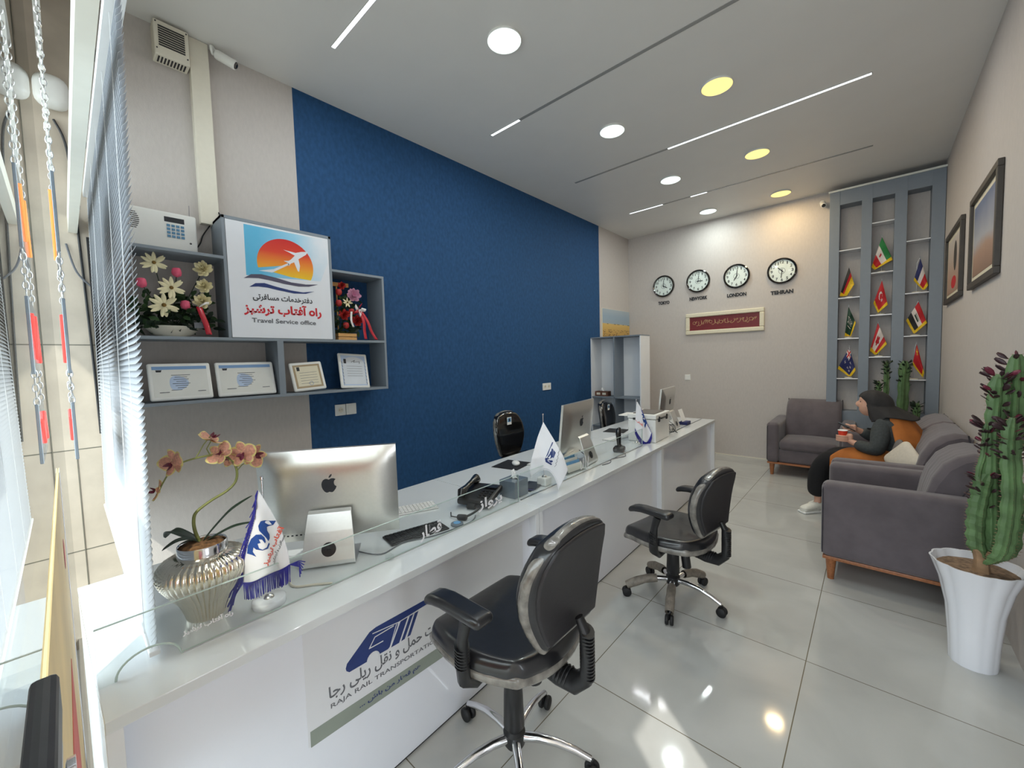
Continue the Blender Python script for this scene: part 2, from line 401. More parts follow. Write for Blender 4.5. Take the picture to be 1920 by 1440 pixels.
# right wall; unseen opening near the entrance, added to let the sun patch in
b = MB().box(XR, XR+.15, -.05, .38, 0, ZC).box(XR, XR+.15, .76, YB, 0, ZC).box(XR, XR+.15, .38, .76, 0, .55).box(XR, XR+.15, .38, .76, 1.5, ZC)
struct('wall_right', b, 'wallpaper')
b = MB().box(XR, XR+.3, -1.16, -.05, -.08, ZC+.3); struct('sun_block_wall', b, 'stone')  # unseen wall added outside to keep sun off the entrance floor
b = MB().box(XL-.3, XR+.3, -1.0, -.06, 3.05, 3.2).box(XL-.3, XR+.3, -.20, -.06, 3.2, 4.4); struct('canopy_sun_block', b, 'stone')  # unseen canopy shades the blind; box above it added to block high sun
b = MB().box(XL, XR, YB-.004, YB, .0, .012); struct('baseboard_back', b, 'cream_plastic')
# thin bright line between ceiling and flag shelf
b = MB().box(-.47, XR, YB-.21, YB-.19, 3.555, 3.575); struct('trim_1', b, 'white_paint')

# shop window: glass, steel transom, rails
g = MB().box(XL, -.12, -.030, -.024, 0.02, ZC); win = struct('window_1', g, 'window_glass')
b = MB().use('white_paint').box(XL, -.30, .062, .096, 2.315, 2.40)
for x in (-2.9, -2.1, -1.5, -1.1): b.use('dark_metal').box(x, x+.05, .096, .101, 2.345, 2.37)
struct('trim_2', b)
b = MB().box(XL, -1.45, -.03, -.012, 0, .06); struct('trim_3', b, 'brushed_metal')
b = MB().box(XL, XL+.018, .128, .152, T+.002, 2.30); struct('trim_4', b, 'dark_metal')

# posters stuck on the glass, seen edge-on
b = MB().use('poster_yellow').box(-1.45, -.36, -0.0230, -0.0220, .55, 1.325)
b.use('poster_red').box(-1.02, -.36, -0.0219, -0.0213, .72, 1.06).use('flag_white').box(-1.45, -1.38, -0.0219, -0.0213, .55, 1.325)
b.use('flag_white').box(-1.45, -.36, -0.0219, -0.0213, .55, .60).use('poster_red').ball((-1.2, -.0215, 1.19), (.03, .001, .03))
tag(b.build('window_poster'), 'yellow and red paper poster stuck on the shop window glass, seen edge-on', 'poster')
# glass door patch lock
t = thing('door_lock', 'dark grey steel lock on the glass edge at the bottom left of the photo', 'lock', (-.33, -.004, 1.28))
MB().box(-.13, .15, -.034, -.0125, .012, .046).build('lock_body', 'dark_metal', t, bevel=.004)
MB().box(-.13, .15, -.034, -.014, -.016, .010).build('lock_plate', 'brushed_metal', t, bevel=.002)
b = MB().at((-.08, -.010, -.004), (PI/2, 0, 0)).lathe([(.006, -.003), (.009, -.003), (.009, .001), (.006, .002), (.005, 0), (.002, 0)], 20)
b.build('lock_cylinder', 'chrome', t, smooth=True)
MB().box(-.09, .15, -.034, -.012, -.5, -.018).build('lock_rail', 'dark_rubber', t, bevel=.002)

# white junction box high on the outer pier, cables
b = MB().rbox((0, 0, 0), (.10, .13, .17), .05, 8)
tag(b.build('junction_box', 'white_plastic', smooth=True, loc=(XL+.05, .045, 3.02)), 'white rounded junction box high on the stone pier by the window', 'junction box')
def cable(name, path, r, m, label, cat='cable', n=6, group=None):
    P = []
    pts = [Vector(p) for p in path]
    for i in range(len(pts)-1):
        p0 = pts[max(i-1, 0)]; p1 = pts[i]; p2 = pts[i+1]; p3 = pts[min(i+2, len(pts)-1)]
        for k in range(6):
            u = k/6; P.append(.5*((2*p1)+(p2-p0)*u+(2*p0-5*p1+4*p2-p3)*u*u+(3*p1-p0-3*p2+p3)*u**3))
    P.append(pts[-1])
    return tag(MB().tube(P, r, n).build(name, m, smooth=True), label, cat, group)
cable('cable', [(XL+.008, .045, 2.9), (XL+.012, .085, 2.75), (XL+.008, .10, 2.3), (XL+.008, .115, 1.6), (XL+.008, .12, 1.2)], .006, 'black_plastic', 'long black cable running down the stone pier from the junction box')
cable('cable', [(XL+.008, .05, 2.25), (XL+.03, .08, 2.1), (XL+.008, .14, 2.02)], .005, 'ink_grey', 'grey cable sagging between stone pier and blind')
# chain-hung LED sign seen edge-on by the glass
t = thing('led_sign', 'chain-hung red and orange LED sign panels by the window, seen edge-on', 'sign', (-2.05, .012, 1.3))
for i, (z0, z1, mm) in enumerate(((.62, .86, 'led_orange'), (.25, .48, 'led_red'), (-.02, .16, 'led_red'))):
    q = MB().box(-.20, .20, -.004, .004, z0, z1).build('sign_panel', 'smoked_acrylic', t, bevel=.002)
    MB().tube([(-.16, -.006, z0+.04), (-.05, -.006, z1-.04), (.06, -.006, z0+.05), (.17, -.006, z1-.05)], .005, 6).build('led_tube', mm, q, smooth=True)
for x in (-.17, .17):
    b = MB(); z = 1.38; k = 0
    while z > .86:
        a = [(x+(.006*math.cos(q) if k % 2 else 0), (0 if k % 2 else .006*math.cos(q)), z+.013*math.sin(q)) for q in [2*PI*i/10 for i in range(11)]]
        b.tube(a, .0018, 5, caps=False); z -= .021; k += 1
    b.build('chain', 'brushed_metal', t, smooth=True)
    for (z1, z0) in ((.62, .48), (.25, .16)):
        z = z1; b = MB()
        while z > z0:
            a = [(x+(.006*math.cos(q) if k % 2 else 0), (0 if k % 2 else .006*math.cos(q)), z+.013*math.sin(q)) for q in [2*PI*i/10 for i in range(11)]]
            b.tube(a, .0018, 5, caps=False); z -= .021; k += 1
        b.build('chain', 'brushed_metal', t, smooth=True)
MB().box(-.010, .010, -.004, .004, .84, 1.42).build('hanging_strap', 'white_plastic', t)
MB().box(-.2, .2, -.008, .008, 1.38, 1.40).build('hanging_rail', 'brushed_metal', t)

# venetian blind
t = thing('venetian_blind', 'white venetian blind hanging across the shop window over the desk end', 'blind', (XL+.012, .118, T+.02))
BL = 1.843
def ylean(z): return .018*z
b = MB(); z = .03; n = 0
while z < 1.72:
    tl = math.radians(58)
    for i in range(4):
        pass
    pr = []
    for i in range(5):
        q = i/4*2-1
        yy = ylean(z)+q*.0125*math.cos(tl)+(1-q*q)*.0028*math.sin(tl); zz = z+q*.0125*math.sin(tl)-(1-q*q)*.0028*math.cos(tl)+(1-q*q)*0.002
        pr.append((yy, zz))
    base = [(0, y, zz) for y, zz in pr]+[(BL+random.uniform(-.002, .002), y, zz) for y, zz in pr]
    b.add(base, [(i, i+1, 6+i, 5+i) for i in range(4)])
    z += .0178; n += 1
b.build('slats', 'blind', t, solid=.0006)
for x in (.12, .55, .98, 1.40, 1.72):
    MB().tube([(x, ylean(z)-.009, z) for z in (0, .9, 1.74)], .0011, 4).tube([(x, ylean(z)+.009, z) for z in (0, .9, 1.74)], .0011, 4).build('ladder_cord', 'blind_cord', t)
MB().box(0, BL, -.012, .012, -.004, .010).build('bottom_rail', 'blind_cord', t, bevel=.003)
MB().box(0, BL, ylean(1.74)-.02, ylean(1.74)+.02, 1.735, 1.77).build('head_rail', 'blind_cord', t)

# ================================================================== ceiling lights
LAMPW = 13
def disc_light(loc, mm, label):
    t = thing('ceiling_light', label, 'ceiling light', loc, 0, 'round ceiling lights')
    MB().lathe([(.109, 0), (.113, -.012), (.109, -.016), (.1075, -.012), (.1075, 0)], 48).build('trim_ring', 'white_plastic', t, smooth=True)
    MB().lathe([(.0005, -.014), (.1075, -.0135), (.1075, -.002), (.0005, -.001)], 48).build('diffuser', mm, t, smooth=True)
    L = bpy.data.lights.new('lamp', 'AREA'); L.shape = 'DISK'; L.size = .18; L.energy = LAMPW; L.color = (1, .74, .40) if mm == 'gold_light' else (.88, 1, .98)
    lo = bpy.data.objects.new('lamp', L); COL.objects.link(lo); lo.parent = t; lo.location = (0, 0, -.018)
for i, y in enumerate((2.045, 3.497, 4.925, 6.37)):
    disc_light((-1.83, y, ZC), 'white_light', ['large cool white round ceiling light, nearest the entrance', 'cool white round ceiling light, second from the entrance', 'cool white round ceiling light, third from the entrance', 'smallest-looking cool white round ceiling light, nearest the back wall'][i])
for i, y in enumerate((2.06, 3.513, 4.954, 6.384)):
    if i: disc_light((-.947, y, ZC), 'gold_light', ['', 'large warm yellow round ceiling light, nearest the entrance', 'warm yellow round ceiling light in the middle of its row', 'warm yellow round ceiling light nearest the flag shelf'][i])
def strip(y, segs, label):
    t = thing('linear_light', label, 'ceiling light', (-2.685, y, ZC), 0, 'linear ceiling lights')
    MB().box(0, 2.635, -.014, .014, -.003, 0).build('profile', 'strip_off', t)
    for a, c in segs:
        MB().box(a, c, -.012, .012, -.0045, -.003).build('diffuser', 'strip_light', t)
        L = bpy.data.lights.new('lamp', 'AREA'); L.shape = 'RECTANGLE'; L.size = c-a; L.size_y = .02; L.energy = 9*(c-a); L.color = (.93, .97, 1)
        lo = bpy.data.objects.new('lamp', L); COL.objects.link(lo); lo.parent = t; lo.location = ((a+c)/2, 0, -.006)
strip(1.313, [(0, 2.6)], 'brightly lit linear ceiling light nearest the entrance')
strip(2.78, [(0.01, .35)], 'long linear ceiling light lit only at its left end')
strip(4.198, [(1.1, 2.63)], 'long linear ceiling light lit along its right half')
strip(5.64, [(0, .48), (.85, 1.05)], 'linear ceiling light farthest back, mostly unlit')

# ================================================================== left wall things
t = thing('ventilation_box', 'cream louvred ventilation box high on the left wall', 'vent', (XL, .556, 3.42))
MB().box(0, .10, -.083, .083, 0, .2).build('housing', 'cream_plastic', t, bevel=.006)
b = MB()
for i in range(9): b.box(.100, .103, -.062, .062, .055+i*.0135, .0625+i*.0135)
b.build('louvre', 'dark_metal', t)
b = MB()
for i in range(9): b.box(.02, .085, -.066+i*.0155, -.058+i*.0155, -.0015, .001)
b.build('bottom_slots', 'dark_metal', t)
b = MB()
for y in (-.072, .072):
    for z in (.035, .185): b.at((.103, y, z), (0, PI/2, 0)).lathe([(.004, -.002), (.004, .001), (.0005, .0015)], 8)
b.build('screw', 'dark_metal', t)
tag(MB().box(XL, XL+.05, .648, .748, 2.49, ZC-.002).build('cable_trunking', 'cream_plastic', bevel=.003), 'cream vertical cable trunking running from the ceiling to the alarm panel', 'trunking')
def cctv(loc, rz, tilt, label):
    t = thing('security_camera', label, 'camera', loc, rz)
    MB().at((0, 0, 0), (PI/2, 0, 0)).lathe([(.0005, 0), (.028, 0), (.028, .012), (.012, .02), (.0005, .02)], 20).build('mount', 'white_plastic', t, smooth=True)
    MB().tube([(0, -.01, 0), (0, -.04, -.005), (0, -.06, -.03)], .009, 10).build('arm', 'white_plastic', t, smooth=True)
    b = MB().at((0, -.075, -.045), (PI/2+tilt, 0, 0)).lathe([(.0005, -.055), (.026, -.055), (.029, -.045), (.029, .06), (.024, .064)], 24); b.build('camera_body', 'white_plastic', t, smooth=True)
    b = MB().at((0, -.075, -.045), (PI/2+tilt, 0, 0)).lathe([(.0005, .0645), (.018, .068), (.0245, .062), (.0245, .05)], 24); b.build('lens', 'black_gloss', t, smooth=True)
cctv((XL+.065, .762, 3.605), math.radians(150), .45, 'white bullet security camera on the left wall beside the vent')
cctv((-.55, YB, 3.52), 0.2, .5, 'white security camera on the back wall beside the flag shelf')

# wall shelf unit
sx = XL; SF = XL+.25
t = thing('display_shelf', 'grey open wall shelf with stepped compartments on the left wall', 'shelf', (0, 0, 0))
def shelfp(name, *bx):
    b = MB()
    for q in bx: b.box(*q)
    return b.build(name, 'grey_shelf', t, bevel=.0015)
y0 = .20
shelfp('bottom_board', (sx, SF, y0, 1.815, 1.345, 1.363)); shelfp('middle_board', (sx, SF, y0, 1.815, 1.728, 1.746))
shelfp('top_board', (sx, SF, y0, .71, 2.235, 2.253)); shelfp('top_board', (sx, SF, 1.387, 1.815, 2.255, 2.273))
shelfp('side_panel', (sx, SF, 1.797, 1.815, 1.363, 1.728)); shelfp('side_panel', (sx, SF, 1.797, 1.815, 1.746, 2.255))
shelfp('side_panel', (sx, SF, y0, y0+.018, 1.363, 1.728)); shelfp('side_panel', (sx, SF, y0, y0+.018, 1.746, 2.235))
shelfp('divider', (sx, SF, .985, 1.025, 1.363, 1.728)); shelfp('divider', (sx, SF, .709, .727, 1.746, 2.51)); shelfp('divider', (sx, SF, 1.370, 1.388, 1.746, 2.51))
shelfp('top_board', (sx, SF, .709, 1.388, 2.49, 2.51))
# light box sign
t = thing('light_box_sign', 'white square travel office sign with plane over a red sun', 'sign', (0, 0, 0))
MB().box(sx+.02, SF-.004, .729, 1.368, 1.748, 2.488).build('sign_box', 'white_plastic', t)
face = MB().box(SF-.004, SF+.001, .729, 1.368, 1.748, 2.488).build('sign_face', 'sign_white', t, bevel=.001)
FX = SF+.001
def SG(k):
    return lambda u, v, q: (FX+.0005*k+q, u, v)
def gradmat(name, stops, axis, lo, hi, noise=0):
    m = bpy.data.materials.new(name); m.use_nodes = True; nt = m.node_tree; n = nt.nodes; l = nt.links; p = n['Principled BSDF']; p.inputs['Roughness'].default_value = .35
    tc = n.new('ShaderNodeTexCoord'); sp = n.new('ShaderNodeSeparateXYZ'); l.new(tc.outputs['Object'], sp.inputs[0])
    mr = n.new('ShaderNodeMapRange'); mr.inputs[1].default_value = lo; mr.inputs[2].default_value = hi; l.new(sp.outputs[axis], mr.inputs[0])
    src = mr.outputs[0]
    if noise:
        no = n.new('ShaderNodeTexNoise'); no.inputs['Scale'].default_value = 5; no.inputs['Detail'].default_value = 5; l.new(tc.outputs['Object'], no.inputs['Vector'])
        ma = n.new('ShaderNodeMath'); ma.operation = 'MULTIPLY_ADD'; ma.inputs[1].default_value = noise; l.new(no.outputs[0], ma.inputs[0]); l.new(src, ma.inputs[2]); src = ma.outputs[0]
    cr = n.new('ShaderNodeValToRGB'); e = cr.color_ramp.elements
    e[0].position = stops[0][0]; e[0].color = (*stops[0][1], 1); e[1].position = stops[-1][0]; e[1].color = (*stops[-1][1], 1)
    for a, c in stops[1:-1]: x = e.new(a); x.color = (*c, 1)
    l.new(src, cr.inputs[0]); l.new(cr.outputs[0], p.inputs['Base Color']); MATS[name] = m
gradmat('print_sky', [(0.25, lin(96, 186, 226)), (.55, lin(150, 208, 236)), (.85, lin(232, 235, 242))], 1, .83, 1.62, .35)
gradmat('print_sun', [(0, lin(246, 206, 44)), (.3, lin(244, 156, 50)), (.65, lin(226, 70, 46)), (1, lin(206, 40, 40))], 2, 2.165, 2.42)
b = MB().use('print_sky').poly([(.829, 2.476), (1.365, 2.476), (1.355, 2.30), (1.30, 2.17), (1.1, 2.16), (.827, 2.151)], SG(0), .0003)
b.use('print_sun').poly([(1.072+.179*math.cos(math.radians(193-k*221/36)), 2.25+.176*math.sin(math.radians(193-k*221/36))) for k in range(37)]+[(1.098, 2.173), (.982, 2.193), (1.083, 2.252)], SG(1), .0003)
b.use('sign_white').poly([(1.22, 2.368), (1.205, 2.344), (1.153, 2.305), (1.161, 2.259), (1.153, 2.217), (1.144, 2.221), (1.123, 2.279), (1.098, 2.265), (1.09, 2.249), (1.083, 2.252), (1.084, 2.268), (1.056, 2.278), (1.089, 2.284), (1.104, 2.296), (1.13, 2.326), (1.088, 2.344), (1.058, 2.354), (1.136, 2.346), (1.176, 2.36)], SG(2), .0004)
b.poly([(1.084, 2.268), (1.093, 2.259), (.98, 2.188), (.90, 2.19), (.99, 2.212)], SG(2), .0004)
b.use('slate').poly([(.811, 2.13), (.854, 2.16), (.914, 2.168), (1.003, 2.156), (1.096, 2.137), (1.194, 2.134), (1.28, 2.144), (1.214, 2.121), (1.143, 2.114), (1.047, 2.121), (.957, 2.135), (.896, 2.14), (.844, 2.135)], SG(2), .0004)
b.use('navy').poly([(.839, 2.077), (.876, 2.105), (.929, 2.112), (1.0, 2.096), (1.092, 2.081), (1.171, 2.076), (1.251, 2.091), (1.19, 2.068), (1.111, 2.062), (1.017, 2.073), (.945, 2.084), (.892, 2.085)], SG(2), .0004)
b.build('sign_picture', None, face)
b = MB().use('ink').text(fa('دفترخدمات مسافرتی'), SG(2), .856, 1.232, 1.990, .050, .02)
b.use('logo_red').text(fa('راه آفتاب ترشیز'), SG(2), .800, 1.292, 1.893, .088, .035)
b.use('ink_grey').text('Travel Service office', SG(2), .842, 1.249, 1.848, .030, .02)
b.build('sign_lettering', None, face)

# alarm panel on the shelf top
t = thing('alarm_panel', 'white alarm control panel with keypad on top of the wall shelf', 'alarm panel', (XL+.02, .24, 2.254))
MB().box(0, .095, 0, .37, 0, .245).build('panel_case', 'white_plastic', t, bevel=.01)
b = MB()
for i in range(9):
    hw = .028*math.cos((i-4)/5.2*1.4)+.006
    b.box(.0945, .0962, .07-hw, .07+hw, .120+i*.011, .1245+i*.011)
b.build('speaker_grille', 'dark_metal', t)
MB().box(.0945, .0965, .215, .31, .185, .215).build('display', 'lcd', t, bevel=.001)
for r in range(4):
    for c in range(4): MB().box(.0945, .099, .225+c*.022, .241+c*.022, .095+r*.021, .109+r*.021).build('key', 'key_blue', t, bevel=.001)
b = MB()
for y, z in ((.045, .06), (.335, .075)): b.at((.095, y, z), (0, PI/2, 0)).lathe([(.006, 0), (.005, .002), (.0005, .002)], 10)
b.build('screw', 'dark_metal', t)
MB().tube([(.02, .35, .24), (.02, .352, .33)], .0015, 6).build('antenna', 'ink_grey', t)
cable('cable', [(XL+.03, .60, 2.3), (XL+.02, .64, 2.36), (XL+.02, .66, 2.42), (XL+.02, .70, 2.49)], .004, 'black_plastic', 'short black cable from the alarm panel up to the trunking')
cable('cable', [(XL+.06, .75, 2.56), (XL+.02, .74, 2.62), (XL+.01, .748, 2.66)], .004, 'black_plastic', 'black cable between the trunking and the sign top')

# certificates
def cert(y0, y1, z0, hh, kind, label, roll=0, x=XL+.215):
    w_ = y1-y0
    t = thing('certificate_frame', label, 'certificate', (x, y0, z0), 0, 'framed certificates on the wall shelf')
    t.rotation_euler = (roll, math.radians(-16), 0)
    MB().rbox((0, w_/2, hh/2), (.018, w_, hh), .012, 8).build('frame', 'white_plastic', t, smooth=True)
    F = lambda k: (lambda u, v, q: (.009+.0005*k+q, u, v))
    i = .02; q = MB()
    q.use({'a': 'cert_paper', 'b': 'cert_paper', 'c': 'cert_tan', 'd': 'cert_pale'}[kind]).poly([(i, i), (w_-i, i), (w_-i, hh-i), (i, hh-i)], F(0), .0005)
    if kind in 'ab':
        q.use('cert_blue').poly([(i, hh-i-.02), (w_-i, hh-i-.02), (w_-i, hh-i), (i, hh-i)], F(1), .0004)
        q.use('cert_pale').poly([(w_*.42+.045*math.cos(a)*(1+.3*math.cos(a)), hh*.45+.045*math.sin(a)) for a in [k*PI/10 for k in range(20)]], F(1), .0004)
        q.use('ink').poly([(i+.018, hh-.055), (i+.04, hh-.055), (i+.044, hh-.042), (i+.016, hh-.042)], F(2), .0004)
        q.use('ink_grey')
        for k, (a, c) in enumerate(((.35, .65), (.4, .6), (.38, .62), (.42, .58), (.36, .64), (.4, .6), (.43, .57), (.33, .5))): q.poly([(w_*a, hh*.66-k*.013), (w_*c, hh*.66-k*.013), (w_*c, hh*.66-k*.013+.003), (w_*a, hh*.66-k*.013+.003)], F(3), .0003)
        q.poly([(w_*.15, i+.025), (w_*.3, i+.025), (w_*.3, i+.029), (w_*.15, i+.029)], F(3), .0003).poly([(w_*.75, i+.025), (w_*.88, i+.025), (w_*.88, i+.029), (w_*.75, i+.029)], F(3), .0003)
    else:
        j = i+(.014 if kind == 'c' else .010)
        top = [(w_/2+(w_/2-j)*math.cos(a), hh-j-.05+.05*math.sin(a)) for a in [k*PI/10 for k in range(11)]] if kind == 'd' else [(w_-j, hh-j), (j, hh-j)]
        q.use('cert_cream' if kind == 'c' else 'cert_ivory').poly([(j, j), (w_-j, j)]+top, F(1), .0004)
        q.use('ink').poly([(j+.01, hh*.70), (j+.03, hh*.70), (j+.03, hh*.83), (j+.01, hh*.83)], F(2), .0004)
        q.use('ink_grey')
        for k in range(5): q.poly([(w_*.25, hh*.62-k*.02), (w_*.78, hh*.62-k*.02), (w_*.78, hh*.62-k*.02+.002), (w_*.25, hh*.62-k*.02+.002)], F(3), .0003)
        if kind == 'c': q.use('cert_blue').stroke([(w_*.55+.014*math.cos(a), hh*.24+.014*math.sin(a)) for a in [k*PI/6 for k in range(12)]], .002, F(3), closed=True)
        if kind == 'd':
            q.use('ink').stroke([(w_*.42, hh*.74), (w_*.55, hh*.80), (w_*.5, hh*.74), (w_*.72, hh*.76), (w_*.7, hh*.70)], .003, F(3))
            for k in range(7):
                for yy in (i+.006, w_-i-.006): q.use('ink_grey').stroke([(yy, i+.01+k*.028), (yy+.003, i+.02+k*.028), (yy-.003, i+.028+k*.028)], .003, F(3))
    q.build('certificate_print', None, t)
cert(.318, .615, 1.372, .225, 'a', 'blue-topped certificate in white frame, leftmost and most tilted on the wall shelf', roll=.0, x=XL+.225)
cert(.640, .972, 1.372, .225, 'b', 'blue-topped certificate in white frame just left of the shelf divider', x=XL+.225)
cert(1.09, 1.32, 1.367, .215, 'c', 'tan-bordered certificate in white frame just right of the shelf divider', roll=.06, x=XL+.215)
cert(1.435, 1.675, 1.372, .288, 'd', 'tall portrait certificate in white frame at the right end of the shelf', roll=-.06, x=XL+.20)

# sockets and switches
def plate(loc, rz, label, cat, kind, n=1, group=None):
    t = thing('wall_socket' if kind != 'sw' else 'light_switch', label, cat, loc, rz, group)
    w_ = .088 if n == 1 else .18
    MB().box(-w_/2, w_/2, -.011, 0, -.046, .046).build('cover_plate', 'white_plastic', t, bevel=.003)
    if kind == 'so':
        for k in range(n):
            xx = (k-(n-1)/2)*.08
            MB().at((xx, -.011, 0), (PI/2, 0, 0)).lathe([(.021, 0), (.021, .003), (.018, .001), (.0005, 0)], 20).build('socket_well', 'cream_plastic', t, smooth=True)
            MB().cbox((xx-.008, -.0125, 0), (.005, .002, .005)).cbox((xx+.008, -.0125, 0), (.005, .002, .005)).build('pin_hole', 'ink', t)
    else: MB().box(-.03, .03, -.015, -.010, -.032, .032).build('rocker', 'white_plastic', t, bevel=.002)
plate((XL, 1.51, 1.182), PI/2, 'white socket on the blue wall under the wall shelf', 'socket', 'so')
plate((XL, 1.602, 1.182), PI/2, 'white light switch on the blue wall beside the socket', 'switch', 'sw')
plate((XL, 4.34, 1.19), PI/2, 'white double socket on the blue wall above the desk chair', 'socket', 'so', 2)
plate((-2.266, YB, 1.20), 0, 'white socket plate on the back wall by the far monitor', 'socket', 'sw')

# ================================================================== reception desk, turned 1.8 degrees off the wall
DA = .0315
DX = -1.266
def desk(y0, y1, label, name='reception_desk'):
    t = thing(name, label, 'desk', (DX, 0, 0), DA, 'white reception desk units')
    MB().box(-.885, 0, y0, y1, T-.030, T).build('desktop', 'desk_top', t, bevel=.002)
    f = MB().box(-.062, -.044, y0+.03, y1-.03, .012, T-.030).build('front_panel', 'desk_front', t)
    MB().box(-.86, -.002, y0, y0+.03, 0, T-.030).build('side_panel', 'white_mdf', t, bevel=.001)
    MB().box(-.86, -.002, y1-.03, y1, 0, T-.030).build('side_panel', 'white_mdf', t, bevel=.001)
    MB().box(-.070, -.050, y0+.03, y1-.03, 0, .012).build('plinth_strip', 'dark_rubber', t)
    return t, f
d1, f1 = desk(.012, 1.655, 'nearest white reception desk unit, with rail company logo on its front')
d2, f2 = desk(1.659, 3.500, 'middle white reception desk unit, plain front, under the white flag')
d3, f3 = desk(3.504, 5.29, 'farthest white reception desk unit, with dark slot in its top')
MB().box(-.155, -.145, 3.52, 5.26, T, T+.0012).build('glass_slot', 'ink', d3)
# printed vinyl on the first desk front
FT = lambda k: (lambda u, v, q: (-.044+.0006*k+q, u, v))
b = MB().use('sticker_sheet').poly([(.452, .33), (1.56, .28), (1.56, .69), (.452, .715)], FT(0), .0005)
b.use('navy').poly([(.585, .513), (.59, .527), (.678, .592), (.704, .597), (.949, .592), (.959, .580), (.951, .570), (.796, .567), (.793, .553), (.759, .493), (.748, .487), (.715, .489), (.705, .504), (.691, .512), (.674, .508), (.665, .49), (.597, .493), (.587, .503)], FT(1), .0005)
for q in ([(.808, .564), (.84, .564), (.797, .484), (.762, .486)], [(.849, .563), (.866, .563), (.822, .485), (.806, .485)], [(.873, .563), (.891, .563), (.849, .486), (.834, .486)]): b.poly(q, FT(1), .0005)
b.use('sticker_sheet').stroke([(.729, .530), (.674, .533), (.698, .563), (.776, .563)], .0035, FT(2)).stroke([(.789, .563), (.757, .490)], .003, FT(2))
b.stroke([(.688+.024*math.cos(a), .487+.024*math.sin(a)) for a in [k*PI/10 for k in range(-1, 11)]], .0035, FT(2))
b.stroke([(.69, .580), (.80, .5655), (.95, .5655)], .003, FT(2))
b.use('band_grey').poly([(.459, .326), (1.56, .277), (1.56, .331), (.459, .379)], FT(1), .0004)
b.use('ink_grey').text(fa('شرکت حمل و نقل ریلی رجا'), lambda u, v, q: FT(1)(u, v-(u-.52)*.018, q), .524, 1.045, .432, .054, .018)
b.text('RAJA RAIL TRANSPORTATION CO.', lambda u, v, q: FT(1)(u, v-(u-.52)*.045, q), .528, 1.06, .404, .021, .01)
b.use('navy').text('... '+fa('هم قطار من باش'), lambda u, v, q: FT(2)(u, v-(u-.52)*.046, q), .627, .89, .338, .026, .02)
b.build('printed_sticker', None, f1)

# glass shields standing on the desk
def shield(y0, y1, label, cut, words):
    t = thing('glass_shield', label, 'glass shield', (DX, 0, T), DA, 'clear glass shields on the desk')
    x0, x1 = -.150, -.144
    if cut:
        pts = [(y0, 0), (.045, 0)]+[(.11-.065*math.cos(a), .0+.052*math.sin(a)) for a in [k*PI/14 for k in range(1, 14)]]+[(.175, 0), (y1, 0), (y1, .15), (y0, .15)]
    else: pts = [(y0, 0), (y1, 0), (y1, .15), (y0, .15)]
    MB().poly(pts, lambda u, v, q: (x0+q, u, v+.001), .006).build('pane', 'acrylic', t)
    MB().box(x0, x1, y0, y1, .1510, .1530).box(x0, x1, y1, y1+.002, .001, .153).build('pane_edge', 'glass_edge', t)
    MB().box(x0-.002, x1+.002, y0 if not cut else .18, y1, 0, .003).build('base_channel', 'brushed_metal', t)
    for (s, a, c, z, h) in words:
        MB().text(s, lambda u, v, q: (x1+.0006+q, u, v), a, c, z, h, .03).build('glass_lettering', 'flag_white', t)
    if cut: MB().tube([(x0+.003, u, v+.002) for u, v in pts[1:17]], .003, 6).build('slot_rim', 'glass_edge', t, smooth=True)
    for y in (y0+.12, (y0+y1)/2, y1-.05):
        if not (cut and y < .2): MB().box(x0-.012, x1+.012, y-.012, y+.012, 0, .02).build('clamp', 'acrylic', t, bevel=.002)
shield(.014, 1.66, 'clear glass shield with white lettering on the near desk, with a half-round slot', True, [(fa('راه آفتاب ترشیز'), .18, .30, .045, .020), (fa('قطار'), .985, 1.105, .012, .07), (fa('پرواز'), 1.34, 1.52, .03, .07)])
shield(1.68, 3.40, 'clear glass shield on the middle desk, behind the white flag', False, [])
b = MB()
for q in ([(2.33, .09), (2.335, .03)], [(2.37, .10), (2.365, .04), (2.34, .03)], [(2.40, .11), (2.40, .03)], [(2.44, .10), (2.43, .03), (2.42, .02)]): b.stroke(q, .006, lambda u, v, q_: (-.1434+q_, u, v))
for o in [o for o in bpy.data.objects if o.name == 'glass_shield.001']: b.build('glass_lettering', 'flag_white', o)

